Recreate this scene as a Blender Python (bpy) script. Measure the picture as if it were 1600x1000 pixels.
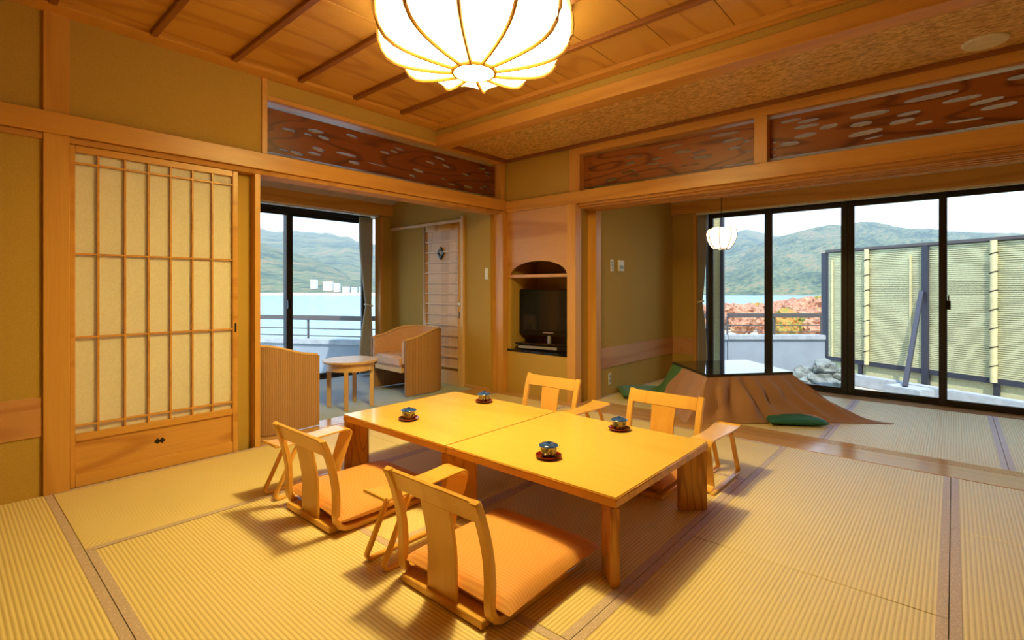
import bpy, bmesh, math, random
from mathutils import Vector, Matrix, noise
random.seed(7)
for o in list(bpy.data.objects): bpy.data.objects.remove(o)
SC = bpy.context.scene
COL = SC.collection

# ------------------------------------------------------------------ camera
F, HZ = 788.7, 451.13                       # focal length and horizon row in pixels of the 1600x1000 frame
YAW = math.atan2(690.09, 788.7)
cam = bpy.data.cameras.new('camera')
cam.sensor_width = 36.0
cam.lens = 36.0 * F / 1600.0
cam.shift_y = -(500.0 - HZ) / 1600.0
cam.clip_end = 20000
co = bpy.data.objects.new('camera', cam)
co.location = (0, 0, 1.09)
co.rotation_euler = (math.pi / 2, 0, YAW)
COL.objects.link(co)
SC.camera = co

# ------------------------------------------------------------------ world
W = bpy.data.worlds.new('sky'); SC.world = W; W.use_nodes = True
nt = W.node_tree; nt.nodes.clear()
n_out = nt.nodes.new('ShaderNodeOutputWorld'); n_bg = nt.nodes.new('ShaderNodeBackground')
n_tc = nt.nodes.new('ShaderNodeTexCoord'); n_sep = nt.nodes.new('ShaderNodeSeparateXYZ'); n_rmp = nt.nodes.new('ShaderNodeValToRGB')
nt.links.new(n_tc.outputs['Generated'], n_sep.inputs[0])
nt.links.new(n_sep.outputs['Z'], n_rmp.inputs[0])
nt.links.new(n_rmp.outputs[0], n_bg.inputs[0]); nt.links.new(n_bg.outputs[0], n_out.inputs[0])
e = n_rmp.color_ramp.elements
e[0].position = 0.0; e[0].color = (.80, .91, 1.0, 1)
e[1].position = 1.0; e[1].color = (.30, .52, .95, 1)
m_ = n_rmp.color_ramp.elements.new(.22); m_.color = (.58, .78, .97, 1)
n_bg.inputs[1].default_value = 2.2

# ------------------------------------------------------------------ sun
def light(name, kind, loc, rot, energy, color, **kw):
    d = bpy.data.lights.new(name, kind); d.energy = energy; d.color = color
    for k, v in kw.items(): setattr(d, k, v)
    o = bpy.data.objects.new(name, d); o.location = loc; o.rotation_euler = rot; COL.objects.link(o)
    return o
sun = light('sun_offscreen', 'SUN', (0, -10, 30), (0, 0, 0), 3.4, (1.0, .94, .84), angle=math.radians(.6))
sun.rotation_euler = Vector((-.25, .50, -.85)).to_track_quat('-Z', 'Y').to_euler()
VS = SC.view_settings
VS.view_transform = 'Standard'; VS.look = 'None'; VS.gamma = 1.0; VS.use_curve_mapping = False
VS.exposure = 0.62
SC.cycles.caustics_reflective = False; SC.cycles.caustics_refractive = False

# ------------------------------------------------------------------ materials
def S(*c):                                   # sRGB 0-255 -> linear
    return tuple((x / 255 / 12.92 if x / 255 <= .04045 else ((x / 255 + .055) / 1.055) ** 2.4) for x in c) + (1,)
MATS = {}
def newmat(name):
    m = bpy.data.materials.new(name); m.use_nodes = True; m.node_tree.nodes.clear(); MATS[name] = m
    return m, m.node_tree
def node(nt, typ, ins=None, **attr):
    n = nt.nodes.new('ShaderNode' + typ)
    for k, v in attr.items(): setattr(n, k, v)
    for k, v in (ins or {}).items():
        if isinstance(v, bpy.types.NodeSocket): nt.links.new(v, n.inputs[k])
        else: n.inputs[k].default_value = v
    return n
def ramp(nt, fac, stops):
    r = node(nt, 'ValToRGB', {0: fac}); el = r.color_ramp.elements
    while len(el) > 1: el.remove(el[-1])
    el[0].position = stops[0][0]; el[0].color = stops[0][1]
    for p, c in stops[1:]:
        x = el.new(p); x.color = c
    return r.outputs[0]
def finish(nt, color, rough=.5, spec=.5, bump=None, bstr=.2, bdist=.005, metal=0, coat=0, extra=None):
    b = node(nt, 'BsdfPrincipled', {'Roughness': rough, 'Metallic': metal, 'Specular IOR Level': spec, 'Coat Weight': coat})
    if isinstance(color, bpy.types.NodeSocket): nt.links.new(color, b.inputs['Base Color'])
    else: b.inputs['Base Color'].default_value = color
    for k, v in (extra or {}).items(): b.inputs[k].default_value = v
    if bump is not None:
        bp = node(nt, 'Bump', {'Strength': bstr, 'Distance': bdist, 'Height': bump})
        nt.links.new(bp.outputs[0], b.inputs['Normal'])
    o = node(nt, 'OutputMaterial'); nt.links.new(b.outputs[0], o.inputs[0])
    return b
def plain(name, color, rough=.5, spec=.5, nscale=40, namt=.08, bstr=.0, metal=0, coat=0, extra=None):
    m, nt = newmat(name)
    tc = node(nt, 'TexCoord')
    n = node(nt, 'TexNoise', {'Vector': tc.outputs['Object'], 'Scale': nscale, 'Detail': 4.0})
    c = Vector(color[:3]); lo = tuple(c * (1 - namt)) + (1,); hi = tuple(c * (1 + namt)) + (1,)
    col = ramp(nt, n.outputs[0], [(.3, lo), (.7, hi)])
    finish(nt, col, rough, spec, n.outputs[0] if bstr else None, bstr, .003, metal, coat, extra)
    return m
def wood(name, light_c, dark_c, axis='Y', rough=.4, spec=.5, rings=9.0, wscale=6.0, stretch=9.0, fine=.25, coat=0):
    """contour lines of stretched noise give cathedral grain running along one axis"""
    m, nt = newmat(name)
    tc = node(nt, 'TexCoord'); oi = node(nt, 'ObjectInfo')
    off = node(nt, 'Math', {0: oi.outputs['Random'], 1: 40.0}, operation='MULTIPLY')
    add = node(nt, 'VectorMath', {0: tc.outputs['Object'], 1: off.outputs[0]}, operation='ADD')
    sc = {'X': (1 / stretch, 1, 1), 'Y': (1, 1 / stretch, 1), 'Z': (1, 1, 1 / stretch)}[axis]
    mp = node(nt, 'Mapping', {'Vector': add.outputs[0], 'Scale': sc})
    n = node(nt, 'TexNoise', {'Vector': mp.outputs[0], 'Scale': wscale, 'Detail': 1.5, 'Roughness': .35})
    mul = node(nt, 'Math', {0: n.outputs[0], 1: rings * 6.2832}, operation='MULTIPLY')
    sn = node(nt, 'Math', {0: mul.outputs[0]}, operation='SINE')
    sc2 = tuple(40 if s == 1 else 1.2 for s in sc)
    mp2 = node(nt, 'Mapping', {'Vector': add.outputs[0], 'Scale': sc2})
    n2 = node(nt, 'TexNoise', {'Vector': mp2.outputs[0], 'Scale': 4.0, 'Detail': 3.0})
    grain = ramp(nt, sn.outputs[0], [(.0, (1, 1, 1, 1)), (.62, (.9, .9, .9, 1)), (.93, (.25, .25, .25, 1)), (1.0, (.0, .0, .0, 1))])
    f2 = node(nt, 'Mix', {'Factor': fine, 'A': grain, 'B': n2.outputs[0]}, data_type='RGBA', blend_type='MIX')
    f2.inputs[0].default_value = fine
    nt.links.new(grain, f2.inputs[6]); nt.links.new(n2.outputs[0], f2.inputs[7])
    col = ramp(nt, f2.outputs[2], [(.1, dark_c), (.8, light_c)])
    finish(nt, col, rough, spec, f2.outputs[2], .06, .002, coat=coat)
    return m

wood('post_wood', S(217, 162, 88), S(196, 136, 66), 'Z', .34, rings=3, wscale=5, stretch=14, fine=.6)
wood('beam_wood', S(216, 160, 84), S(194, 134, 64), 'Y', .32, rings=3, wscale=5, stretch=14, fine=.6)
wood('beam_wood_x', S(216, 160, 84), S(194, 134, 64), 'X', .32, rings=3, wscale=5, stretch=14, fine=.6)
wood('track_wood', S(200, 146, 84), S(176, 120, 62), 'X', .75, spec=.15, rings=3, wscale=5, stretch=14, fine=.6)
wood('sill_wood', S(205, 160, 112), S(180, 130, 84), 'X', .16, rings=3, wscale=5, stretch=14, fine=.6)
wood('ceiling_wood', S(206, 154, 78), S(182, 126, 56), 'Y', .45, rings=6, wscale=2.4, stretch=5, fine=.45)
wood('batten_wood', S(150, 92, 44), S(120, 70, 32), 'X', .4, rings=2, wscale=5, stretch=12, fine=.6)
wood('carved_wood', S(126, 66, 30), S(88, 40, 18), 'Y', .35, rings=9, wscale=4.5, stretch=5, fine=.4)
wood('carved_wood_x', S(158, 94, 44), S(108, 56, 26), 'X', .35, rings=9, wscale=4.5, stretch=5, fine=.4)
wood('panel_wood', S(214, 158, 86), S(182, 120, 58), 'Y', .38, rings=7, wscale=3.2, stretch=8, fine=.5)
wood('panel_wood_x', S(212, 160, 104), S(186, 128, 76), 'X', .38, rings=4, wscale=3, stretch=10, fine=.5)
wood('door_wood', S(226, 186, 138), S(204, 158, 108), 'Z', .4, rings=4, wscale=4, stretch=10, fine=.5)
wood('table_wood', S(242, 200, 108), S(232, 186, 92), 'X', .2, rings=2, wscale=3, stretch=8, fine=.7, coat=.25)
wood('table_edge_wood', S(216, 152, 70), S(192, 124, 50), 'X', .3, rings=5, wscale=6, stretch=6, fine=.4)
wood('leg_wood', S(210, 148, 64), S(176, 112, 42), 'Z', .3, rings=7, wscale=8, stretch=4, fine=.35)
wood('chair_wood', S(236, 184, 98), S(222, 164, 78), 'Z', .28, rings=2, wscale=6, stretch=10, fine=.6, coat=.15)
wood('pale_wood', S(232, 196, 150), S(214, 172, 124), 'Z', .35, rings=3, wscale=6, stretch=10, fine=.6)
wood('dado_wood', S(206, 150, 104), S(186, 126, 80), 'Y', .35, rings=3, wscale=5, stretch=12, fine=.5)
plain('sand_wall', S(190, 155, 80), .85, .25, 260, .10, .12)
plain('soffit_cream', S(206, 180, 150), .8, .3, 60, .05)
def washi():
    m, nt = newmat('shoji_paper')
    tc = node(nt, 'TexCoord'); n = node(nt, 'TexNoise', {'Vector': tc.outputs['Object'], 'Scale': 90.0, 'Detail': 4.0})
    col = ramp(nt, n.outputs[0], [(.3, S(244, 234, 212)), (.7, S(252, 246, 230))])
    a = node(nt, 'BsdfDiffuse', {0: col}); b = node(nt, 'BsdfTranslucent', {0: col})
    mx = node(nt, 'MixShader', {0: .30, 1: a.outputs[0], 2: b.outputs[0]})
    o = node(nt, 'OutputMaterial'); nt.links.new(mx.outputs[0], o.inputs[0])
washi()
plain('paper_white', S(250, 248, 240), .6, .3)
plain('black_metal', S(26, 22, 24), .35, .5, 30, .1)
plain('dark_frame', S(36, 30, 34), .4, .5, 30, .1)
plain('black_plastic', S(14, 13, 16), .2, .5)
plain('screen_glass', S(26, 30, 36), .06, .6)
plain('silver', S(190, 192, 196), .3, .5, metal=.7)
plain('lacquer_black', S(20, 20, 28), .05, .7, coat=.6)
plain('lacquer_red', S(120, 18, 10), .12, .6, coat=.6)
plain('porcelain_blue', S(40, 84, 176), .12, .6, 60, .5, coat=.4)
plain('white_plastic', S(230, 226, 214), .35)
plain('grey_plastic', S(150, 150, 148), .35)
def cloth():
    m, nt = newmat('curtain_cloth')
    tc = node(nt, 'TexCoord'); n = node(nt, 'TexNoise', {'Vector': tc.outputs['Object'], 'Scale': 80.0})
    col = ramp(nt, n.outputs[0], [(.3, S(222, 212, 198)), (.7, S(236, 228, 214))])
    a = node(nt, 'BsdfDiffuse', {0: col}); b = node(nt, 'BsdfTranslucent', {0: col})
    mx = node(nt, 'MixShader', {0: .4, 1: a.outputs[0], 2: b.outputs[0]})
    o = node(nt, 'OutputMaterial'); nt.links.new(mx.outputs[0], o.inputs[0])
cloth()
plain('carpet', S(176, 186, 190), .95, .15, 420, .16, .3)
plain('chair_piping', S(232, 188, 130), .5)
plain('pink_vinyl', S(226, 178, 142), .42, .4, 30, .05)
plain('quilt_brown', S(172, 130, 112), .85, .25, 300, .08, .08, extra={'Sheen Weight': .2})
plain('quilt_green', S(70, 120, 88), .85, .25, 300, .10, .08, extra={'Sheen Weight': .2})
plain('cushion_teal', S(44, 106, 90), .6, .3, 200, .1)
plain('concrete', S(168, 174, 180), .85, .25, 12, .14, .15)
plain('concrete_wall', S(150, 160, 172), .85, .25, 4, .07, .05)
plain('gravel', S(196, 184, 164), .95, .2, 60, .3, .6)
plain('rock', S(128, 132, 126), .9, .25, 9, .45, .5)
plain('rail_metal', S(92, 84, 82), .45)
plain('fence_frame', S(58, 58, 70), .5)
plain('bamboo_slat', S(208, 204, 160), .6, .3, 30, .10)
plain('bamboo_pole', S(224, 208, 156), .5, .4, 12, .1)
plain('tie_cord', S(40, 30, 26), .8)
plain('building_white', S(244, 240, 232), .7)
plain('roof_grey', S(150, 150, 152), .7)
plain('shore_sand', S(214, 190, 156), .9)
plain('trunk_bark', S(92, 70, 56), .9)
plain('brass_dark', S(24, 16, 10), .35)

def tatami():
    m, nt = newmat('tatami')
    tc = node(nt, 'TexCoord'); oi = node(nt, 'ObjectInfo')
    sp = node(nt, 'SeparateXYZ', {0: tc.outputs['Object']})
    mu = node(nt, 'Math', {0: sp.outputs['Y'], 1: 2 * math.pi / .0152}, operation='MULTIPLY')
    sn = node(nt, 'Math', {0: mu.outputs[0]}, operation='SINE')
    mx = node(nt, 'Math', {0: sp.outputs['X'], 1: 2 * math.pi / .004}, operation='MULTIPLY')
    sx = node(nt, 'Math', {0: mx.outputs[0]}, operation='SINE')
    n = node(nt, 'TexNoise', {'Vector': tc.outputs['Object'], 'Scale': 3.0, 'Detail': 5.0})
    mp = node(nt, 'Mapping', {'Vector': tc.outputs['Object'], 'Scale': (60, 4, 1)})
    nf = node(nt, 'TexNoise', {'Vector': mp.outputs[0], 'Scale': 6.0, 'Detail': 3.0})
    a = node(nt, 'Math', {0: sn.outputs[0], 1: .34, 2: .5}, operation='MULTIPLY_ADD')
    b = node(nt, 'Math', {0: nf.outputs[0], 1: .35, 2: a.outputs[0]}, operation='MULTIPLY_ADD')
    c = node(nt, 'Math', {0: n.outputs[0], 1: .2, 2: b.outputs[0]}, operation='MULTIPLY_ADD')
    col = ramp(nt, c.outputs[0], [(.25, S(184, 158, 104)), (.6, S(224, 202, 152)), (1.0, S(238, 220, 176))])
    h = node(nt, 'Math', {0: sx.outputs[0], 1: .15, 2: sn.outputs[0]}, operation='MULTIPLY_ADD')
    finish(nt, col, .42, .5, h.outputs[0], .35, .0012)
tatami()
def heri():
    m, nt = newmat('heri')
    tc = node(nt, 'TexCoord')
    v = node(nt, 'TexVoronoi', {'Vector': tc.outputs['Object'], 'Scale': 110.0})
    col = ramp(nt, v.outputs[0], [(.1, S(222, 204, 206)), (.5, S(196, 174, 178))])
    finish(nt, col, .5, .5, v.outputs[0], .1, .001)
heri()
def ajiro():
    m, nt = newmat('woven_soffit')
    tc = node(nt, 'TexCoord')
    mp = node(nt, 'Mapping', {'Vector': tc.outputs['Object'], 'Rotation': (0, 0, .6), 'Scale': (1, 2.6, 1)})
    n = node(nt, 'TexNoise', {'Vector': mp.outputs[0], 'Scale': 30.0, 'Detail': 3.0, 'Roughness': .6})
    col = ramp(nt, n.outputs[0], [(.34, S(160, 116, 66)), (.50, S(212, 170, 108)), (.64, S(238, 204, 148))])
    finish(nt, col, .34, .5, n.outputs[0], .5, .006)
ajiro()
def stripes(name, c1, c2, axis, period, rough=.7, bdist=.003, bstr=.5):
    m, nt = newmat(name)
    tc = node(nt, 'TexCoord'); sp = node(nt, 'SeparateXYZ', {0: tc.outputs['Object']})
    src = sp.outputs[axis] if axis != 'XY' else node(nt, 'Math', {0: sp.outputs['X'], 1: sp.outputs['Y']}, operation='ADD').outputs[0]
    mu = node(nt, 'Math', {0: src, 1: 2 * math.pi / period}, operation='MULTIPLY')
    n = node(nt, 'TexNoise', {'Vector': tc.outputs['Object'], 'Scale': 14.0, 'Detail': 3.0})
    ad = node(nt, 'Math', {0: n.outputs[0], 1: 1.6, 2: mu.outputs[0]}, operation='MULTIPLY_ADD')
    sn = node(nt, 'Math', {0: ad.outputs[0]}, operation='SINE')
    col = ramp(nt, node(nt, 'Math', {0: sn.outputs[0], 1: .5, 2: .5}, operation='MULTIPLY_ADD').outputs[0], [(.1, c2), (.8, c1)])
    finish(nt, col, rough, .35, sn.outputs[0], bstr, bdist)
stripes('zabuton_orange', S(230, 166, 102), S(220, 152, 88), 'Y', .013, .62, .001, .15)
stripes('tub_fabric', S(188, 146, 108), S(164, 122, 86), 'XY', .018, .75, .002, .5)
def porcelain():
    m, nt = newmat('cup_pattern')
    tc = node(nt, 'TexCoord')
    n = node(nt, 'TexNoise', {'Vector': tc.outputs['Object'], 'Scale': 55.0, 'Detail': 2.0})
    col = ramp(nt, n.outputs[0], [(.40, S(36, 42, 60)), (.5, S(90, 86, 84)), (.56, S(200, 180, 130)), (.66, S(50, 60, 96))])
    finish(nt, col, .12, .6, coat=.4)
porcelain()
def emit(name, color, strength):
    m, nt = newmat(name)
    b = node(nt, 'Emission', {0: color, 1: strength}); o = node(nt, 'OutputMaterial'); nt.links.new(b.outputs[0], o.inputs[0])
LAMP = (1.0, .76, .21, 1)
emit('lamp_paper', LAMP, 12.0)
emit('lamp_side_paper', (1.0, .80, .36, 1), 4.0)
emit('lamp_disc', LAMP, 330.0)
emit('lantern_paper', (1.0, .78, .42, 1), 2.4)
def glass():
    m, nt = newmat('window_glass')
    t = node(nt, 'BsdfTransparent', {0: (.97, .985, .98, 1)}); g = node(nt, 'BsdfGlossy', {0: (.8, .8, .8, 1), 'Roughness': .0})
    f = node(nt, 'Fresnel', {0: 1.16})
    mx = node(nt, 'MixShader', {0: f.outputs[0], 1: t.outputs[0], 2: g.outputs[0]})
    o = node(nt, 'OutputMaterial'); nt.links.new(mx.outputs[0], o.inputs[0])
glass()
def forest(name, cols, scale, rough=.95):
    m, nt = newmat(name)
    tc = node(nt, 'TexCoord')
    mp = node(nt, 'Mapping', {'Vector': tc.outputs['Object'], 'Rotation': (0, 0, -YAW), 'Scale': (1, .34 if scale < .5 else 1, 1)})
    n1 = node(nt, 'TexNoise', {'Vector': mp.outputs[0], 'Scale': scale * .12, 'Detail': 6.0, 'Roughness': .6})
    n2 = node(nt, 'TexNoise', {'Vector': mp.outputs[0], 'Scale': scale, 'Detail': 3.0})
    m1 = node(nt, 'Math', {0: n1.outputs[0], 1: .55}, operation='MULTIPLY')
    mx = node(nt, 'Math', {0: n2.outputs[0], 1: .6, 2: m1.outputs[0]}, operation='MULTIPLY_ADD')
    st = [(.42 + .32 * i / (len(cols) - 1), c) for i, c in enumerate(cols)]
    col = ramp(nt, mx.outputs[0], st)
    finish(nt, col, rough, .1, n2.outputs[0], .9, 14.0 if scale < .1 else .3)
forest('forest_far', [S(34, 56, 50), S(72, 90, 66), S(114, 120, 82), S(152, 116, 82)], .05)
forest('forest_near', [S(34, 56, 50), S(72, 90, 66), S(114, 120, 82), S(152, 116, 82)], .09)
forest('autumn_leaf', [S(134, 98, 80), S(170, 118, 94), S(188, 140, 112), S(184, 160, 124)], 2.2)
forest('autumn_leaf_green', [S(84, 92, 48), S(140, 128, 66), S(186, 122, 66), S(200, 150, 84)], 2.2)
def water():
    m, nt = newmat('lake_water')
    tc = node(nt, 'TexCoord')
    mp = node(nt, 'Mapping', {'Vector': tc.outputs['Object'], 'Scale': (.05, .05, 1)})
    n = node(nt, 'TexNoise', {'Vector': mp.outputs[0], 'Scale': 4.0, 'Detail': 4.0})
    col = ramp(nt, n.outputs[0], [(.3, S(112, 146, 156)), (.7, S(134, 164, 170))])
    finish(nt, col, .25, .5, n.outputs[0], .3, .4)
water()

# ------------------------------------------------------------------ mesh builder
class MB:
    def __init__(s): s.v = []; s.f = []; s.mi = []
    def add(s, vs, fs, mi=0):
        b = len(s.v); s.v += [tuple(p) for p in vs]; s.f += [tuple(i + b for i in f) for f in fs]; s.mi += [mi] * len(fs); return s
    def box(s, x0, x1, y0, y1, z0, z1, mi=0):
        return s.add([(x, y, z) for z in (z0, z1) for y in (y0, y1) for x in (x0, x1)],
                     [(0, 2, 3, 1), (4, 5, 7, 6), (0, 1, 5, 4), (2, 6, 7, 3), (0, 4, 6, 2), (1, 3, 7, 5)], mi)
    def obox(s, c, size, rz=0, M=None):
        M = M or Matrix.Rotation(rz, 3, 'Z'); h = Vector(size) / 2; c = Vector(c)
        vs = [c + M @ Vector((x * h.x, y * h.y, z * h.z)) for z in (-1, 1) for y in (-1, 1) for x in (-1, 1)]
        return s.add(vs, [(0, 2, 3, 1), (4, 5, 7, 6), (0, 1, 5, 4), (2, 6, 7, 3), (0, 4, 6, 2), (1, 3, 7, 5)])
    def bar(s, a, b, w, t):                   # rectangular bar between two points
        a = Vector(a); b = Vector(b); d = (b - a); L = d.length; d.normalize()
        up = Vector((0, 0, 1)) if abs(d.z) < .95 else Vector((0, 1, 0))
        sx = d.cross(up).normalized(); sz = sx.cross(d)
        M = Matrix((sx, d, sz)).transposed()
        return s.obox((a + b) / 2, (w, L, t), M=M)
    def tube(s, pts, r, n=8, closed=False):
        pts = [Vector(p) for p in pts]; N = len(pts); rings = []
        for i, p in enumerate(pts):
            if closed: d = pts[(i + 1) % N] - pts[i - 1]
            else: d = pts[min(i + 1, N - 1)] - pts[max(i - 1, 0)]
            d.normalize(); up = Vector((0, 0, 1)) if abs(d.z) < .9 else Vector((1, 0, 0))
            a = d.cross(up).normalized(); b = a.cross(d)
            rr = r[i] if isinstance(r, (list, tuple)) else r
            rings.append([p + a * rr * math.cos(2 * math.pi * k / n) + b * rr * math.sin(2 * math.pi * k / n) for k in range(n)])
        vs = [q for ring in rings for q in ring]; fs = []
        for i in range(N if closed else N - 1):
            for k in range(n):
                j = (i + 1) % N
                fs.append((i * n + k, i * n + (k + 1) % n, j * n + (k + 1) % n, j * n + k))
        if not closed: fs += [tuple(range(n))[::-1], tuple((N - 1) * n + k for k in range(n))]
        return s.add(vs, fs)
    def lathe(s, prof, n=32, c=(0, 0, 0)):
        vs = [(c[0] + r * math.cos(2 * math.pi * k / n), c[1] + r * math.sin(2 * math.pi * k / n), c[2] + z) for r, z in prof for k in range(n)]
        fs = [(i * n + k, i * n + (k + 1) % n, (i + 1) * n + (k + 1) % n, (i + 1) * n + k) for i in range(len(prof) - 1) for k in range(n)]
        return s.add(vs, fs)
    def prism(s, poly, z0, z1):
        n = len(poly)
        return s.add([(x, y, z0) for x, y in poly] + [(x, y, z1) for x, y in poly],
                     [tuple(range(n))[::-1], tuple(range(n, 2 * n))] + [(k, (k + 1) % n, n + (k + 1) % n, n + k) for k in range(n)])
    def strip(s, path, widths, t, xc=0.0):    # bent board: path in the local YZ plane, width along X
        path = [Vector((0, y, z)) for y, z in path]; N = len(path)
        if not isinstance(widths, (list, tuple)): widths = [widths] * N
        xcs = xc if isinstance(xc, (list, tuple)) else [xc] * N
        vs = []
        for i, p in enumerate(path):
            d = (path[min(i + 1, N - 1)] - path[max(i - 1, 0)]).normalized(); nn = Vector((0, -d.z, d.y)) * t / 2
            for sx, sn in ((-1, -1), (1, -1), (1, 1), (-1, 1)):
                q = p + nn * sn; vs.append((xcs[i] + sx * widths[i] / 2, q.y, q.z))
        fs = [(i * 4 + k, i * 4 + (k + 1) % 4, i * 4 + 4 + (k + 1) % 4, i * 4 + 4 + k) for i in range(N - 1) for k in range(4)]
        fs += [(3, 2, 1, 0), tuple(4 * (N - 1) + k for k in range(4))]
        return s.add(vs, fs)
    def build(s, name, mat, parent=None, smooth=False, bevel=0, seg=2, loc=None, rotz=0, autos=None):
        me = bpy.data.meshes.new(name); me.from_pydata(s.v, [], s.f)
        bm = bmesh.new(); bm.from_mesh(me)
        if bevel:
            bmesh.ops.remove_doubles(bm, verts=bm.verts, dist=1e-6)
            es = [ed for ed in bm.edges if len(ed.link_faces) == 2 and ed.calc_face_angle(0) > .6]
            bmesh.ops.bevel(bm, geom=es, offset=bevel, segments=seg, affect='EDGES', clamp_overlap=True)
        bmesh.ops.recalc_face_normals(bm, faces=bm.faces)
        bm.to_mesh(me); bm.free()
        for m in (mat if isinstance(mat, (list, tuple)) else [mat]): me.materials.append(MATS[m])
        if not bevel and any(s.mi):
            for p, k in zip(me.polygons, s.mi): p.material_index = k
        if smooth or bevel:
            for p in me.polygons: p.use_smooth = True
            me.set_sharp_from_angle(angle=math.radians(autos or 38))
        o = bpy.data.objects.new(name, me); COL.objects.link(o)
        if loc: o.location = loc
        o.rotation_euler.z = rotz
        if parent: o.parent = parent
        return o
def box(name, mat, b, parent=None, bevel=0, seg=1):
    return MB().box(*b).build(name, mat, parent, bevel=bevel, seg=seg)
def share(src, parent=None, loc=None, rotz=None, name=None):
    c = src.copy(); COL.objects.link(c)
    if parent is not None: c.parent = parent
    if loc is not None: c.location = loc
    if rotz is not None: c.rotation_euler.z = rotz
    return c
def tag(o, label, cat, group=None, kind=None):
    o['label'] = label; o['category'] = cat
    if group: o['group'] = group
    if kind: o['kind'] = kind
    return o
def thing(name, label, cat, loc=(0, 0, 0), rotz=0, group=None):
    o = bpy.data.objects.new(name, None); COL.objects.link(o); o.empty_display_size = .1
    o.location = loc; o.rotation_euler = (0, 0, rotz)
    return tag(o, label, cat, group)
def struct(o, label=None):
    o['kind'] = 'structure'
    if label: o['label'] = label
    return o
def dup(root, loc, rotz, label=None):
    r = root.copy(); COL.objects.link(r); r.location = loc; r.rotation_euler = (0, 0, rotz)
    if label: r['label'] = label
    for ch in list(root.children):
        c = ch.copy(); COL.objects.link(c); c.parent = r
        for g in ch.children:
            d = g.copy(); COL.objects.link(d); d.parent = c
    return r
def cutboard(name, mat, outline, holes, thick, mapper, parent):
    """flat board with cut-outs: outline and holes are 2D loops; mapper turns (a, b, t) into a point"""
    cu = bpy.data.curves.new(name, 'CURVE'); cu.dimensions = '2D'; cu.fill_mode = 'BOTH'; cu.extrude = thick / 2
    for lp in [outline] + holes:
        sp = cu.splines.new('POLY'); sp.points.add(len(lp) - 1); sp.use_cyclic_u = True
        for p, (a, b) in zip(sp.points, lp): p.co = (a, b, 0, 1)
    ob = bpy.data.objects.new('tmp', cu); COL.objects.link(ob)
    bpy.context.view_layer.update()
    me = bpy.data.meshes.new_from_object(ob.evaluated_get(bpy.context.evaluated_depsgraph_get()))
    bpy.data.objects.remove(ob); bpy.data.curves.remove(cu)
    for v in me.vertices: v.co = mapper(*v.co)
    me.materials.clear(); me.materials.append(MATS[mat]); me.name = name
    bm = bmesh.new(); bm.from_mesh(me); bmesh.ops.remove_doubles(bm, verts=bm.verts, dist=1e-5)
    bmesh.ops.recalc_face_normals(bm, faces=bm.faces); bm.to_mesh(me); bm.free()
    for p in me.polygons: p.use_smooth = False
    o = bpy.data.objects.new(name, me); COL.objects.link(o)
    if parent: o.parent = parent
    return o

# ================================================================== THE ROOM
XL, YB, XR, YR = -3.61, 4.0, 1.80, -1.40      # left wall face, back wall face, right wall, wall behind the camera
# ---- floor: slab with mats, boards and carpet
floor = struct(MB().box(-6.0, XR, YR, 6.3, -.20, -.032).build('floor', 'concrete'), 'floor slab of the room carrying the mats')
HW = .031
_mats = {}
def mat_at(x0, x1, y0, y1, ax):
    L, Wd = (x1 - x0, y1 - y0) if ax == 'X' else (y1 - y0, x1 - x0)
    L -= .003; Wd -= .003
    key = (round(L, 3), round(Wd, 3))
    if key not in _mats:
        m = MB().box(-L / 2, L / 2, -Wd / 2, Wd / 2, -.03, 0).build('tatami_mat', 'tatami', floor, bevel=.002, seg=1)
        for sg in (-1, 1):
            y = sg * (Wd / 2 - HW / 2)
            MB().box(-L / 2, L / 2, y - HW / 2, y + HW / 2, -.0295, .0012).build('cloth_border', 'heri', m)
        _mats[key] = m
    else:
        m = share(_mats[key], floor)
        for ch in _mats[key].children: share(ch, m)
    m.location = ((x0 + x1) / 2, (y0 + y1) / 2, 0); m.rotation_euler.z = 0 if ax == 'X' else math.pi / 2
for a in [(-3.61, -2.70, .41, 2.135, 'Y'), (-3.61, -2.70, 2.135, 3.864, 'Y'), (-2.70, -.895, .41, 1.29, 'X'),
          (-2.70, -1.79, 1.29, 3.03, 'Y'), (-1.79, -.895, 1.29, 3.03, 'Y'), (-2.70, -.895, 3.03, 3.864, 'X'),
          (-.895, -.012, .41, 2.2, 'Y'), (-.895, -.012, 2.2, 3.864, 'Y'), (-.012, .87, 1.30, 3.035, 'Y'),
          (-.012, .87, 3.035, 3.864, 'Y'), (.87, 1.80, .41, 2.135, 'Y'), (.87, 1.80, 2.135, 3.864, 'Y'),
          (-3.61, -1.80, -.47, .41, 'X'), (-1.80, -.012, -.47, .41, 'X'), (-.012, .87, -.47, 1.30, 'Y'), (.87, 1.80, -1.35, .41, 'Y'),
          (-3.61, -1.80, -1.35, -.47, 'X'), (-1.80, -.012, -1.35, -.47, 'X'), (-.012, .87, -1.35, -.47, 'Y'),
          (-2.66, -1.69, 4.243, 5.95, 'Y'), (-1.69, -.715, 4.243, 5.95, 'Y'), (-.715, .25, 4.243, 5.95, 'Y'),
          (.25, 1.03, 4.243, 5.95, 'Y'), (1.03, 1.80, 4.243, 5.95, 'Y')]:
    mat_at(*a)
sill = MB().box(-2.68, XR, 3.866, 4.13, -.03, .002).build('threshold_board', 'sill_wood', floor, bevel=.002, seg=1)
for k in range(4):                             # track strips with grooves between them
    y = 4.133 + k * .028
    box('track_strip', 'sill_wood', (-2.68, XR, y, y + .019, -.03, .003), floor)
box('track_bed', 'sill_wood', (-2.68, XR, 4.131, 4.24, -.031, -.012), floor)
box('window_board', 'sill_wood', (-2.66, XR, 5.953, 6.16, -.03, .002), floor, bevel=.002)
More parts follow.
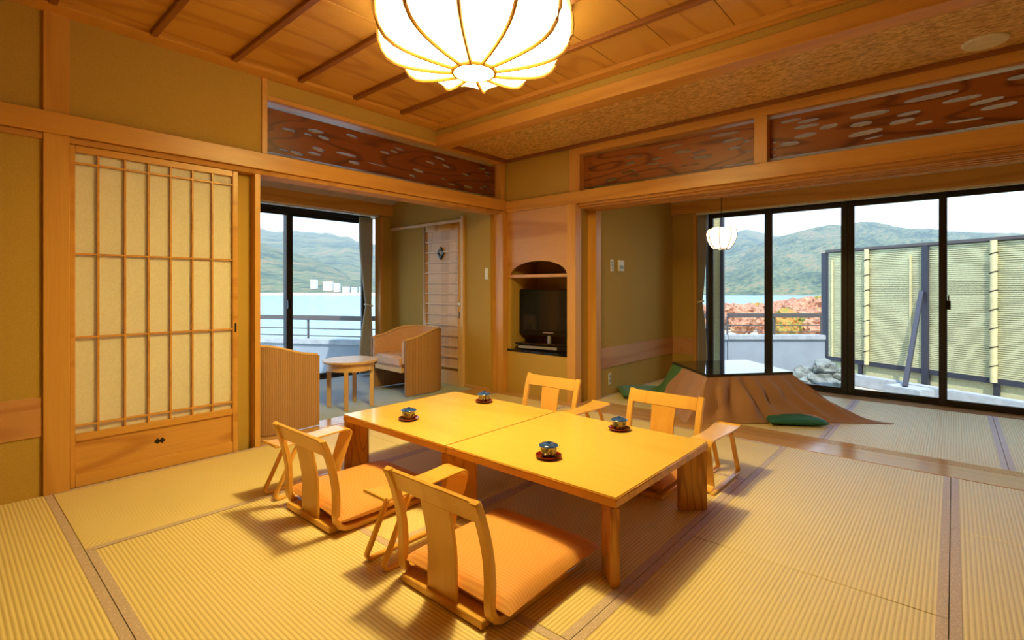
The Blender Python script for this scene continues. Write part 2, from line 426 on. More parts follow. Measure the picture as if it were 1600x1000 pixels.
box('niche_floor_strip', 'sill_wood', (-3.56, -2.68, 3.866, 3.995, -.03, .004), floor)
for x0, x1 in ((-3.93, -3.722), (-3.708, -3.672), (-3.658, -3.613)):     # open grooves run between the strips
    box('veranda_threshold', 'sill_wood', (x0, x1, 1.47, 3.90, -.031, .004), floor, bevel=.002)
box('veranda_board', 'sill_wood', (-3.93, -3.775, .3, 1.468, -.03, .003), floor)
box('carpet', 'carpet', (-5.72, -3.932, .3, 3.88, -.03, 0), floor)

# ---- left wall
wl = struct(MB().box(-3.77, XL, YR, .37, -.03, 1.90).box(-3.77, XL, YR, 1.49, 1.95, 2.60)
            .box(-3.77, -3.665, 1.335, 1.45, -.03, 1.90).box(-3.77, -3.665, .48, 1.335, -.03, .25).box(-3.77, XL, 1.49, 3.06, 2.44, 2.60).box(-3.77, XL, 3.06, 4.02, 2.44, 2.60)
            .build('wall_left', 'sand_wall'), 'ochre sand plaster wall with the paper screen and carved transom')
box('post', 'post_wood', (-3.78, -3.592, .372, .48, -.03, 2.585), wl, bevel=.003)
box('post', 'post_wood', (-3.76, -3.600, 1.442, 1.478, -.03, 1.88), wl, bevel=.002)
box('post', 'post_wood', (-3.77, -3.600, 1.488, 1.526, 2.02, 2.57), wl, bevel=.002)
box('lintel_beam', 'beam_wood', (-3.775, -3.575, YR, 4.03, 1.912, 2.025), wl, bevel=.003)
box('head_track', 'track_wood', (-3.76, -3.598, YR, 3.99, 1.878, 1.911), wl, bevel=.002)
box('dado_board', 'dado_wood', (-3.62, -3.602, YR, .370, .314, .520), wl, bevel=.002)
box('transom_top_rail', 'beam_wood', (-3.775, -3.598, 1.526, 4.02, 2.408, 2.440), wl, bevel=.002)
box('transom_end_post', 'post_wood', (-3.775, -3.598, 3.93, 4.0, 2.025, 2.408), wl, bevel=.002)
def ell(c, d, a, b, slant, n=14):
    out = []
    for k in range(n):
        t = 2 * math.pi * k / n; x = math.cos(t); y = math.sin(t)
        r = 1 / ((abs(x) ** 2.6 + abs(y) ** 2.6) ** (1 / 2.6))
        out.append((c + a * x * r, d + b * y * r + slant / 2 * x * r))
    return out
HL = [(1.717, 2.258, .052, .0095, .001), (1.922, 2.297, .064, .0125, .006), (1.864, 2.259, .035, .006, .002), (1.99, 2.261, .05, .0125, -.008),
      (2.232, 2.33, .052, .0115, -.007), (1.944, 2.162, .05, .0145, -.009), (1.678, 2.102, .037, .005, .002), (1.777, 2.098, .049, .012, -.009),
      (1.912, 2.122, .054, .011, -.002), (2.184, 2.17, .094, .0105, -.004), (2.252, 2.118, .05, .013, -.002), (2.476, 2.144, .101, .0055, -.001),
      (2.551, 2.262, .05, .011, -.001), (2.648, 2.291, .042, .0105, -.001), (2.70, 2.325, .055, .0095, -.004), (3.17, 2.332, .075, .011, -.004),
      (3.052, 2.271, .061, .012, -.007), (3.249, 2.273, .055, .0125, -.008), (2.912, 2.17, .068, .0145, -.008), (2.842, 2.112, .039, .0115, -.007),
      (3.212, 2.143, .034, .006, -.004), (3.312, 2.108, .062, .0095, .001), (3.508, 2.234, .05, .0115, -.005), (3.546, 2.116, .067, .0115, .001),
      (3.74, 2.335, .055, .010, .005), (3.815, 2.306, .040, .0085, .004), (3.822, 2.275, .041, .0085, 0), (3.798, 2.160, .06, .0080, .003),
      (3.745, 2.132, .05, .0065, -.003), (3.846, 2.126, .022, .007, -.004)]
cutboard('transom_board', 'carved_wood', [(1.527, 2.068), (3.929, 2.068), (3.929, 2.382), (1.527, 2.382)],
         [ell(*h) for h in HL], .020, lambda a, b, t: (-3.69 + t, a, b), wl)

# ---- back wall with the alcove, and the opening to the tatami room behind it
wb = struct(MB().box(-3.72, -2.78, YB + .02, 4.16, 1.96, 2.46).box(-2.80, XR, 4.03, 4.18, 2.42, 2.65).build('wall_back', 'sand_wall'),
            'back wall with the television alcove and carved transoms')
box('wall_panel', 'sand_wall', (-3.56, -2.78, YB, 4.06, -.03, .440), wb)
box('wall_panel', 'sand_wall', (-2.76, -2.715, 4.06, 4.24, -.03, 1.90), wb)
box('corner_post', 'post_wood', (-3.72, -3.562, 3.925, 4.055, -.03, 1.905), wb, bevel=.003)
box('post', 'post_wood', (-2.782, -2.682, 3.975, 4.075, -.03, 1.895), wb, bevel=.003)
box('post', 'post_wood', (-2.782, -2.662, 4.01, 4.14, 2.012, 2.43), wb, bevel=.003)
box('post', 'post_wood', (-1.118, -1.028, 4.01, 4.14, 2.012, 2.43), wb, bevel=.003)
box('jamb_post', 'post_wood', (-2.735, -2.622, 4.238, 4.335, -.03, 1.90), wb, bevel=.003)
box('lintel_beam', 'beam_wood_x', (-3.575, XR, 3.985, 4.17, 1.895, 2.012), wb, bevel=.003)
box('head_track', 'track_wood', (-2.68, XR, 4.02, 4.31, 1.872, 1.8945), wb)
for y in (4.05, 4.115, 4.18, 4.245, 4.29): box('head_track_lip', 'track_wood', (-2.68, XR, y, y + .022, 1.856, 1.872), wb)
box('transom_top_rail', 'beam_wood_x', (-2.66, XR, 4.00, 4.15, 2.362, 2.43), wb, bevel=.002)
R1 = [(-1.358, 2.304, .115, .0125, -.006), (-1.293, 2.243, .085, .0125, .002), (-1.19, 2.216, .03, .011, -.002), (-1.281, 2.181, .051, .012, .004),
      (-1.182, 2.136, .026, .0125, .003), (-1.70, 2.23, .08, .016, -.01), (-1.554, 2.200, .06, .0110, .008), (-1.528, 2.155, .083, .017, -.008),
      (-1.803, 2.293, .114, .011, -.002), (-1.921, 2.209, .054, .011, -.002), (-1.847, 2.141, .073, .008, .001), (-1.632, 2.106, .078, .0055, -.001),
      (-2.138, 2.262, .087, .0085, -.010), (-2.174, 2.21, .05, .0145, .007), (-1.964, 2.173, .060, .012, -.003), (-2.362, 2.09, .06, .0175, .009),
      (-2.182, 2.137, .070, .012, .002), (-2.125, 2.096, .049, .0085, .008)]
R2 = [(-.889, 2.308, .068, .0105, .003), (-.79, 2.246, .080, .0125, .001), (-.78, 2.283, .068, .0105, .002), (-.655, 2.216, .055, .0145, .004),
      (-.797, 2.182, .072, .0135, .003), (-.898, 2.142, .066, .014, -.006), (-.422, 2.248, .11, .015, -.001), (-.468, 2.192, .061, .015, .001),
      (-.444, 2.130, .096, .015, .012), (-.40, 2.090, .05, .005, .008), (-.216, 2.206, .060, .0110, .003), (-.25, 2.165, .065, .014, .008),
      (-.14, 2.130, .042, .009, .004), (-.108, 2.287, .134, .015, .007), (.037, 2.236, .090, .0120, .004), (.147, 2.197, .075, .0125, .012),
      (.198, 2.155, .080, .0125, .008), (.049, 2.104, .085, .0065, -.003), (.292, 2.300, .06, .0125, -.001), (.45, 2.22, .09, .013, .003), (.7, 2.15, .08, .012, 0)]
slots = lambda x: [[(x, z), (x + .022, z), (x + .022, z + .010), (x, z + .010)] for z in (2.07, 2.115, 2.165, 2.22, 2.275)]
cutboard('transom_board', 'carved_wood_x', [(-2.66, 2.054), (-1.12, 2.054), (-1.12, 2.347), (-2.66, 2.347)],
         [ell(*h) for h in R1] + slots(-2.60), .020, lambda a, b, t: (a, 4.095 + t, b), wb)
cutboard('transom_board', 'carved_wood_x', [(-1.026, 2.054), (1.78, 2.054), (1.78, 2.347), (-1.026, 2.347)],
         [ell(*h) for h in R2] + slots(-1.01)[:3], .020, lambda a, b, t: (a, 4.095 + t, b), wb)
# alcove joinery
arch = [(-3.515 + .355 + .355 * math.cos(math.pi * k / 20), 1.237 + .135 * math.sin(math.pi * k / 20)) for k in range(21)]
cutboard('arched_panel', 'panel_wood_x', [(-3.562, 1.236), (-3.519, 1.236)] + arch[::-1][1:-1] + [(-2.800, 1.236), (-2.782, 1.236), (-2.782, 1.895), (-3.562, 1.895)],
         [], .02, lambda a, b, t: (a, 4.012 + t, b), wb)
box('alcove_shelf', 'panel_wood_x', (-3.565, -2.78, 3.995, 4.44, 1.205, 1.236), wb, bevel=.002)
for b_ in ((-3.60, -3.52, YB + .01, 4.44, .44, 1.95), (-2.79, -2.72, 4.06, 4.44, .44, 1.95)): box('alcove_side', 'sand_wall', b_, wb)
box('alcove_back', 'sand_wall', (-3.6, -2.72, 4.44, 4.52, -.03, 1.95), wb); box('alcove_top', 'sand_wall', (-3.52, -2.79, 4.06, 4.44, 1.38, 1.40), wb)
box('alcove_base', 'lacquer_black', (-3.565, -2.78, 3.992, 4.44, .432, .458), wb, bevel=.002)

# ---- ceiling: long boards on battens, dropped beam, woven soffit
ce = struct(box('ceiling', 'ceiling_wood', (-3.77, XR, YR, 3.06, 2.592, 2.65)), 'board ceiling of the main room')
x = -3.555
while x < XR:
    x1 = min(x + .3755, XR)
    box('ceiling_board', 'ceiling_wood', (x + .0015, x1 - .0015, YR, 3.05, 2.574, 2.592), ce, bevel=.002)
    x = x1
bt = MB().box(-3.48, XR, -.018, .018, 2.548, 2.576).build('batten', 'batten_wood', ce, bevel=.002, seg=1)
for k in range(10):
    y = 2.57 - .4345 * k
    if k: share(bt, ce, (0, y, 0))
    else: bt.location.y = y
box('cornice', 'beam_wood', (-3.612, -3.475, YR, 3.05, 2.552, 2.576), ce, bevel=.003)
box('cornice', 'beam_wood_x', (-3.475, XR, 2.965, 3.05, 2.545, 2.576), ce, bevel=.003)
box('fascia', 'sand_wall', (-3.61, XR, 3.055, 3.16, 2.49, 2.66), ce)
box('drop_beam', 'beam_wood_x', (-3.605, XR, 3.045, 3.175, 2.403, 2.497), ce, bevel=.003)
box('woven_soffit', 'woven_soffit', (-3.61, XR, 3.17, 4.10, 2.450, 2.50), ce)
box('cornice', 'batten_wood', (-3.60, XR, 3.965, 4.01, 2.425, 2.452), ce, bevel=.003)
box('cornice', 'batten_wood', (-3.612, -3.54, 3.176, 3.965, 2.425, 2.452), ce, bevel=.003)
struct(box('roof', 'roof_grey', (-6.3, XR + .2, YR - .1, 6.34, 2.72, 2.85)), 'unseen flat slab added over the rooms to block light leaks')  # unseen slab, added above the ceilings so no outside light leaks in

# ---- garden-side tatami room
w2 = struct(MB().box(-2.78, -2.66, 4.25, 6.12, -.03, 2.7).box(-2.70, -2.39, 6.10, 6.30, -.03, 2.7).build('wall_side', 'sand_wall'),
            'plaster side wall of the tatami room by the garden')
box('dado_board', 'dado_wood', (-2.67, -2.652, 4.345, 6.10, .285, .49), w2, bevel=.002)
box('dado_board', 'dado_wood', (-2.652, -2.395, 6.092, 6.11, .285, .49), w2, bevel=.002)
box('post', 'post_wood', (-2.395, -2.352, 6.09, 6.17, -.03, 2.0), w2, bevel=.002)
c2 = struct(MB().add([(-2.8, 4.16, 2.64), (XR, 4.16, 2.64), (XR, 6.32, 2.10), (-2.8, 6.32, 2.10), (-2.8, 4.16, 2.70), (XR, 4.16, 2.70), (XR, 6.32, 2.70), (-2.8, 6.32, 2.70)],
            [(0, 1, 2, 3), (4, 7, 6, 5), (0, 4, 5, 1), (1, 5, 6, 2), (2, 6, 7, 3), (3, 7, 4, 0)]).build('ceiling', 'soffit_cream'), 'sloping cream ceiling over the garden side room')
pn = MB().add([(0, 4.18, 2.617), (.452, 4.18, 2.617), (.452, 6.05, 2.149), (0, 6.05, 2.149), (0, 4.18, 2.632), (.452, 4.18, 2.632), (.452, 6.05, 2.164), (0, 6.05, 2.164)],
              [(3, 2, 1, 0), (4, 5, 6, 7), (0, 1, 5, 4), (1, 2, 6, 5), (2, 3, 7, 6), (3, 0, 4, 7)]).build('ceiling_panel', 'soffit_cream', c2, loc=(-2.655, 0, 0))
for k in range(1, 10): share(pn, c2, (-2.655 + .456 * k, 0, 0))
box('pelmet_board', 'beam_wood_x', (-2.66, XR, 6.045, 6.085, 2.005, 2.19), c2, bevel=.002)
box('curtain_rail', 'white_plastic', (-2.36, XR, 6.09, 6.125, 1.985, 2.012), c2)

# ---- lake-side veranda
w3 = struct(MB().box(-5.80, -3.70, 3.88, 4.0, -.03, 2.7).box(-5.62, -5.46, 3.74, 3.88, -.03, 2.7).box(-5.80, -3.77, .15, .3, -.03, 2.7)
            .build('wall_veranda', 'sand_wall'), 'plaster end wall of the lake veranda')
box('post', 'post_wood', (-5.56, -5.44, 3.70, 3.742, -.03, 2.0), w3, bevel=.002)
box('door_head_rail', 'pale_wood', (-5.458, -4.10, 3.852, 3.88, 1.832, 1.866), w3, bevel=.002)
box('door_jamb', 'pale_wood', (-4.118, -4.09, 3.845, 3.88, -.03, 1.90), w3, bevel=.002)
box('skirting', 'panel_wood_x', (-4.088, -3.72, 3.868, 3.88, -.03, .035), w3)
c3 = struct(MB().add([(-3.77, .15, 2.66), (-3.77, 4.0, 2.66), (-6.0, 4.0, 2.04), (-6.0, .15, 2.04), (-3.77, .15, 2.72), (-3.77, 4.0, 2.72), (-6.0, 4.0, 2.72), (-6.0, .15, 2.72)],
            [(0, 1, 2, 3), (4, 7, 6, 5), (0, 4, 5, 1), (1, 5, 6, 2), (2, 6, 7, 3), (3, 7, 4, 0)]).build('ceiling', 'soffit_cream'), 'sloping cream ceiling over the lake veranda')
pn = MB().add([(-3.77, 0, 2.622), (-3.77, .452, 2.622), (-5.45, .452, 2.155), (-5.45, 0, 2.155), (-3.77, 0, 2.637), (-3.77, .452, 2.637), (-5.45, .452, 2.170), (-5.45, 0, 2.170)],
              [(3, 2, 1, 0), (4, 5, 6, 7), (0, 1, 5, 4), (1, 2, 6, 5), (2, 3, 7, 6), (3, 0, 4, 7)]).build('ceiling_panel', 'soffit_cream', c3, loc=(0, .2225, 0))
for k in range(1, 8): share(pn, c3, (0, .2225 + .4575 * k, 0))
box('pelmet_board', 'beam_wood', (-5.47, -5.43, .3, 3.88, 2.015, 2.175), c3, bevel=.002)
box('curtain_rail', 'white_plastic', (-5.52, -5.485, .3, 3.7, 1.998, 2.022), c3)
# ---- the sides nobody sees
struct(box('wall_right', 'sand_wall', (XR, XR + .12, YR, 6.3, -.05, 2.72)), 'plaster wall on the right of the room')
struct(box('wall_front', 'sand_wall', (-3.77, XR, YR - .12, YR, -.05, 2.72)), 'plaster wall behind the viewer')

# ---- windows
def sash(parent, lo, hi, plane, ax, st=.05, rail=.06, z0=.0, z1=1.985, depth=.04, pane=True):
    """one aluminium sash: two stiles, two rails, a pane"""
    def b(name, mat, a0, a1, za, zb, d):
        bb = (a0, a1, plane - d / 2, plane + d / 2, za, zb) if ax == 'X' else (plane - d / 2, plane + d / 2, a0, a1, za, zb)
        return box(name, mat, bb, parent, bevel=.003 if mat != 'window_glass' else 0)
    b('stile', 'dark_frame', lo, lo + st, z0, z1, depth); b('stile', 'dark_frame', hi - st, hi, z0, z1, depth)
    b('rail', 'dark_frame', lo + st, hi - st, z0, z0 + rail, depth); b('rail', 'dark_frame', lo + st, hi - st, z1 - rail * .8, z1, depth)
    b('pane', 'window_glass', lo + st, hi - st, z0 + rail, z1 - rail * .8, .006)
wn1 = struct(MB().box(-2.39, XR, 6.16, 6.26, -.03, .012).box(-2.39, XR, 6.16, 6.26, 1.985, 2.03).box(-2.39, -2.36, 6.19, 6.25, .012, 1.985).build('window_1', 'dark_frame'), 'black aluminium sliding windows facing the garden')
for a, b_, pl in ((-2.24, -1.53, 6.19), (-1.62, -.825, 6.23), (-.825, -.045, 6.23), (-.105, .73, 6.19), (.67, 1.78, 6.23)):
    sash(wn1, a, b_, pl, 'X', st=.058 if b_ < 1 else .05)
box('pane', 'window_glass', (-2.36, -2.24, 6.187, 6.193, .012, 1.985), wn1)
MB().box(-.055, -.02, 6.135, 6.17, .90, .98).box(-.04, -.03, 6.12, 6.14, .91, 1.03).build('latch', 'black_plastic', wn1)
wn2 = struct(MB().box(-5.86, -5.74, .3, 3.745, -.03, .012).box(-5.86, -5.74, .3, 3.745, 1.985, 2.03).build('window_2', 'dark_frame'), 'black aluminium sliding windows facing the lake')
for a, b_, pl in ((.3, .80, -5.78), (.72, 1.74, -5.82), (1.70, 2.73, -5.78), (2.655, 3.74, -5.82)): sash(wn2, a, b_, pl, 'Y', st=.075)
MB().box(-5.76, -5.73, 2.66, 2.70, .86, .96).build('latch', 'black_plastic', wn2)

# ================================================================== SLIDING SCREENS
# paper screen on the left wall
sh = struct(MB().box(-3.642, -3.615, .482, .505, .0, 1.876).box(-3.642, -3.612, 1.306, 1.338, .0, 1.876)
            .box(-3.642, -3.614, .505, 1.306, 1.838, 1.876).box(-3.642, -3.614, .505, 1.306, .252, .292).box(-3.642, -3.614, .505, 1.306, .0, .072)
            .build('door_1', 'beam_wood', bevel=.002, seg=1), 'paper sliding screen with a lattice of thin bars and a wooden base panel')
ys = [.505, .605, .727, .841, .955, 1.073, 1.186, 1.306]; zs = [.292, .337, .822, 1.282, 1.781, 1.838]
box('paper', 'shoji_paper', (-3.640, -3.637, .505, 1.306, .292, 1.838), sh)
vb = MB().box(-3.637, -3.619, -.0045, .0045, .292, 1.838).build('lattice_bar', 'beam_wood', sh)
for k, y in enumerate(ys[1:-1]):
    if k: share(vb, sh, (0, y, 0))
    else: vb.location.y = y
hb = MB().box(-3.637, -3.617, .505, 1.306, -.0045, .0045).build('lattice_bar', 'beam_wood', sh)
for k, z in enumerate(zs[1:-1]):
    if k: share(hb, sh, (0, 0, z))
    else: hb.location.z = z
box('base_panel', 'panel_wood', (-3.637, -3.626, .505, 1.306, .072, .252), sh)
pl = MB()
for dy in (-.014, .010): pl.add([(-3.6255, .90 + dy + a, .168 + b) for a, b in ((-.018, 0), (0, -.018), (.018, 0), (0, .018))] +
                                [(-3.6235, .90 + dy + a, .168 + b) for a, b in ((-.018, 0), (0, -.018), (.018, 0), (0, .018))],
                                [(0, 1, 2, 3), (7, 6, 5, 4), (0, 4, 5, 1), (1, 5, 6, 2), (2, 6, 7, 3), (3, 7, 4, 0)])
pl.build('diamond_pull', 'brass_dark', sh)
box('finger_pull', 'brass_dark', (-3.6125, -3.6105, 1.316, 1.328, .80, .86), sh)
# louvred door at the end of the veranda
d2 = struct(MB().box(-4.785, -4.735, 3.848, 3.878, .0, 1.83).box(-4.165, -4.12, 3.848, 3.878, .0, 1.83)
            .box(-4.735, -4.165, 3.848, 3.878, 1.755, 1.83).box(-4.735, -4.165, 3.848, 3.878, .0, .16).build('door_2', 'door_wood', bevel=.002, seg=1),
            'pale wooden sliding door with horizontal slats and a small diamond window')
box('panel', 'door_wood', (-4.735, -4.165, 3.866, 3.876, .195, 1.755), d2)
sl = MB().box(-4.735, -4.165, 3.846, 3.866, -.007, .007).build('slat', 'pale_wood', d2)
for k in range(13):
    z = .20 + k * .1195
    if k: share(sl, d2, (0, 0, z))
    else: sl.location.z = z
dm = MB()
R = lambda s: [(-4.47 + a * s, 1.50 + b * s) for a, b in ((-.055, 0), (0, -.075), (.055, 0), (0, .075))]
o_, i_ = R(1), R(.55)
dm.add([(x, 3.842, z) for x, z in o_ + i_] + [(x, 3.866, z) for x, z in o_ + i_],
       [(k, (k + 1) % 4, 4 + (k + 1) % 4, 4 + k) for k in range(4)] + [(8 + k, 12 + k, 12 + (k + 1) % 4, 8 + (k + 1) % 4) for k in range(4)] +
       [(k, 8 + k, 8 + (k + 1) % 4, (k + 1) % 4) for k in range(4)] + [(4 + k, 4 + (k + 1) % 4, 12 + (k + 1) % 4, 12 + k) for k in range(4)])
dm.build('diamond_frame', 'brass_dark', d2)
MB().add([(x, 3.862, z) for x, z in i_] + [(x, 3.865, z) for x, z in i_], [(0, 1, 2, 3), (7, 6, 5, 4)]).build('diamond_glass', 'paper_white', d2)
MB().lathe([(0, .006), (.016, .006), (.02, 0), (0, 0)], 16).build('lock_plate', 'white_plastic', d2, smooth=True, loc=(-4.143, 3.846, .92)).rotation_euler.x = math.pi / 2
box('finger_pull', 'brass_dark', (-4.150, -4.138, 3.845, 3.849, .76, .83), d2)

# ================================================================== LOW TABLES
def low_table(loc, label):
    t = thing('low_table', label, 'table', loc, 0, 'pair of square low tables')
    hx, hy = .4625, .4525
    MB().box(-hx, hx, -hy, hy, .327, .335).build('tabletop', 'table_wood', t, bevel=.004, seg=2)
    MB().box(-hx + .001, hx - .001, -hy + .001, hy - .001, .296, .3275).build('table_edge', 'table_edge_wood', t, bevel=.003, seg=1)
    for sx in (-1, 1):
        for sy in (-1, 1):
            a = math.atan2(sy, sx)
            c = (sx * (hx - .058), sy * (hy - .058), .148)
            MB().obox(c, (.140, .036, .296), a).build('leg', 'leg_wood', t, bevel=.005, seg=2)
    return t
low_table((-2.303, 2.068, 0), 'honey coloured square low table beside the veranda opening')
low_table((-1.377, 2.068, 0), 'honey coloured square low table farther from the veranda')

# ================================================================== LEGLESS CHAIRS AND ARMRESTS
def floor_chair(loc, rz, label):
    t = thing('floor_chair', label, 'chair', loc, rz, 'legless wooden chairs at the low tables')
    prof = [(.015, .0), (-.002, .014)]
    path = [(.54, .012), (.40, .012), (.25, .012), (.10, .0125), (.055, .018), (.027, .032), (.014, .055), (.011, .09), (.013, .15), (.009, .21), (-.002, .27), (-.018, .33), (-.037, .385), (-.058, .432)]
    for sx in (-1, 1):
        MB().strip(path, [.036] * 4 + [.038] * 10, .026, sx * .226).build('bent_side_frame', 'chair_wood', t, bevel=.004, seg=1)
    top = [(-.021, .352), (-.034, .39), (-.049, .428)]
    MB().strip(top, .420, .018).build('top_rail', 'chair_wood', t, bevel=.003, seg=1)
    spl = [(.012, .026), (.009, .09), (.010, .15), (.006, .21), (-.004, .27), (-.014, .315), (-.021, .352)]
    MB().strip(spl, [.156, .152, .150, .150, .152, .155, .158], .013).build('splat', 'chair_wood', t, bevel=.003, seg=1)
    MB().box(-.21, .21, -.010, .045, .002, .030).build('back_rail', 'chair_wood', t, bevel=.004, seg=1)
    MB().box(-.21, .21, .045, .52, .014, .030).build('seat_board', 'chair_wood', t, bevel=.004, seg=1)
    MB().box(-.21, .21, .52, .545, .002, .030).build('front_rail', 'chair_wood', t, bevel=.003, seg=1)
    return t
def cushion(loc, rz, label, group, mat='zabuton_orange', sx=.265, sy=.28, th=.042, name='floor_cushion', seed=0, cat='cushion', mat2=None):
    N = 22; mb = MB(); vs = []; fs = []
    def pt(u, v, s):
        e = max(0, (1 - abs(u) ** 3.2)) * max(0, (1 - abs(v) ** 3.2))
        h = th * (e ** .27)
        x = sx * u * (1 - .035 * (1 - v * v) ); y = sy * v * (1 - .035 * (1 - u * u))
        w = .004 * noise.noise(Vector((u * 2.1 + seed, v * 2.1, s)))
        return (x, y, th + s * h + (w if s > 0 else 0) * (e ** .3))
    for s in (1, -1):
        for i in range(N + 1):
            for j in range(N + 1): vs.append(pt(-1 + 2 * i / N, -1 + 2 * j / N, s))
    M = (N + 1) ** 2; mi = []
    for s in (0, 1):
        for i in range(N):
            for j in range(N):
                a = s * M + i * (N + 1) + j; q = (a, a + N + 1, a + N + 2, a + 1)
                fs.append(q if s == 0 else q[::-1]); mi.append(1 if (mat2 and i + j > N) else 0)
    mb.v = vs; mb.f = fs; mb.mi = mi
    o = mb.build(name, [mat, mat2] if mat2 else mat, None, smooth=True, loc=loc, rotz=rz, autos=60)
    return tag(o, label, cat, group)
def armrest(loc, rz, label):
    t = thing('armrest', label, 'armrest', loc, rz, 'bentwood armrests beside the legless chairs')
    # bent board: arm, rounded nose, panel falling back to the floor
    path = [(.0, .278), (.08, .272), (.18, .270), (.28, .272), (.36, .276), (.405, .279), (.432, .274), (.445, .258), (.443, .238), (.428, .20), (.405, .14), (.382, .08), (.368, .04), (.372, .022), (.392, .015), (.43, .014)]
    wd = [.150, .138, .122, .114, .116, .122, .124, .124, .122, .118, .112, .106, .104, .104, .108, .11]
    MB().strip(path, wd, .010).build('bent_panel', 'chair_wood', t, bevel=.003, seg=1)
    MB().tube([(-.072, .0, .281), (.072, .0, .281)], .0085, 8).build('arm_lip', 'chair_wood', t, smooth=True)
    for sx in (-1, 1):
        p = [(.125, .262), (.105, .235), (.075, .175), (.040, .105), (.008, .045), (-.002, .025), (.004, .012), (.022, .007), (.10, .007), (.22, .007), (.43, .007)]
        MB().strip(p, .026, .014, sx * .058).build('bent_leg', 'chair_wood', t, bevel=.003, seg=1)
    return t
G1 = 'orange cushions on the legless chairs'
floor_chair((-1.338, 1.152, 0), 0, 'legless wooden chair on the shoji side of the table farther from the veranda')
floor_chair((-2.285, 1.158, 0), 0, 'legless wooden chair on the shoji side of the table by the veranda')
floor_chair((-2.262, 3.005, 0), math.pi, 'legless wooden chair between the table and the television alcove')
floor_chair((-1.372, 2.995, 0), math.pi, 'legless wooden chair between the table and the brown quilt')
cushion((-1.305, 1.445, .032), .02, 'orange striped cushion on the chair with its back to the striped mats', G1, seed=1)
cushion((-2.270, 1.450, .032), -.03, 'orange striped cushion on the chair beside the paper screen', G1, seed=2)
cushion((-2.262, 2.715, .032), 0, 'orange cushion on the chair in front of the television alcove', G1, seed=3)
cushion((-1.372, 2.705, .032), 0, 'orange cushion on the chair in front of the brown quilt', G1, seed=4)
armrest((-1.705, 1.135, 0), 0, 'bentwood armrest standing between the two chairs with orange seats in full view')
armrest((-2.682, 1.150, 0), .03, 'bentwood armrest standing closest to the paper screen')
armrest((-1.885, 3.115, 0), math.pi, 'bentwood armrest standing between the two chairs on the alcove side')
armrest((-1.018, 3.125, 0), math.pi, 'bentwood armrest at the outer table corner on the garden side')

# ================================================================== TEA CUPS
def saucer(x, y, label):
    o = MB().lathe([(0, .002), (.030, .002), (.032, .0), (.034, .0), (.050, .006), (.0575, .012), (.0585, .0145), (.056, .0150), (.048, .0100), (.036, .006), (0, .006)], 40) \
        .build('saucer', 'lacquer_red', smooth=True, loc=(x, y, .3352))
    return tag(o, label, 'saucer', 'red lacquer saucers')
def teacup(x, y, rz, label):
    t = thing('teacup', label, 'cup', (x, y, .3417), rz, 'lidded porcelain tea cups')
    MB().lathe([(0, 0), (.024, 0), (.025, .003), (.031, .005), (.0355, .011), (.0372, .022), (.0385, .040), (.0405, .047), (.038, .047), (.035, .026), (.028, .012), (0, .010)], 36).build('cup_body', 'cup_pattern', t, smooth=True)
    lid = MB().lathe([(.0440, .0475), (.0448, .0490), (.0430, .0515), (.036, .0555), (.022, .0585), (.0105, .059), (.0105, .0635), (.0098, .065), (.0075, .064), (.007, .062), (0, .062)], 36).build('lid', 'porcelain_blue', t, smooth=True)
    MB().lathe([(.0390, .0465), (.0446, .0474), (.0440, .0480)], 36).build('rim', 'paper_white', lid, smooth=True)
    return t
for k, (x, y, w) in enumerate(((-2.363, 1.797, 'nearest the paper screen and the veranda opening'), (-2.352, 2.405, 'nearest the television alcove'),
                               (-1.363, 1.806, 'nearest the outer table corner on the shoji side'), (-1.345, 2.407, 'nearest the chair in front of the brown quilt'))):
    saucer(x, y, 'small red lacquer saucer ' + w); teacup(x, y, k * 1.3, 'blue lidded porcelain tea cup ' + w)

# ================================================================== LAMPS
def lantern(t, prof, nr, rib_r, paper, disc_r, disc_mat, ribmat='beam_wood', twist=.13, sag=.028):
    """paper lantern: ribs follow the profile, the paper between them is drawn slightly inwards"""
    mb = MB(); sub = 4; n = nr * sub
    vs = []
    for r, z in prof:
        for k in range(n):
            a = 2 * math.pi * k / n + twist; f = (k % sub) / sub
            chord = math.cos(math.pi / nr) / math.cos(2 * math.pi / nr * (f - .5)) if f else 1.0
            vs.append((r * chord * math.cos(a), r * chord * math.sin(a), z + (sag * (1 - (2 * f - 1) ** 2) * (1 - (z - prof[0][1]) / (prof[-1][1] - prof[0][1])) if f else 0) * max(0, min(1, (r - disc_r) / disc_r))))
    fs = [(i * n + k, i * n + (k + 1) % n, (i + 1) * n + (k + 1) % n, (i + 1) * n + k) for i in range(len(prof) - 1) for k in range(n)]
    mb.add(vs, fs)
    if isinstance(paper, tuple): mb.mi = [1 if i >= 5 * n else 0 for i in range(len(fs))]
    mb.build('paper_shade', paper, t)
    for k in range(nr):
        a = 2 * math.pi * k / nr + twist
        pts = [((r + rib_r * .5) * math.cos(a), (r + rib_r * .5) * math.sin(a), z - rib_r * .5) for r, z in prof]
        MB().tube(pts, rib_r, 6).build('rib', ribmat, t, smooth=True)
    rr = disc_r
    MB().tube([(rr * math.cos(2 * math.pi * k / 40), rr * math.sin(2 * math.pi * k / 40), prof[0][1] - rib_r * .4) for k in range(40)], rib_r * 1.1, 6, True).build('bottom_ring', ribmat, t, smooth=True)
    MB().lathe([(0, prof[0][1] + .010), (rr * .98, prof[0][1] + .010), (rr * .98, prof[0][1] + .013), (0, prof[0][1] + .013)], 32).build('bottom_disc', disc_mat, t)
lt = thing('ceiling_lamp', 'large round ribbed paper lamp on the board ceiling', 'lamp', (-1.918, 1.885, 2.245))
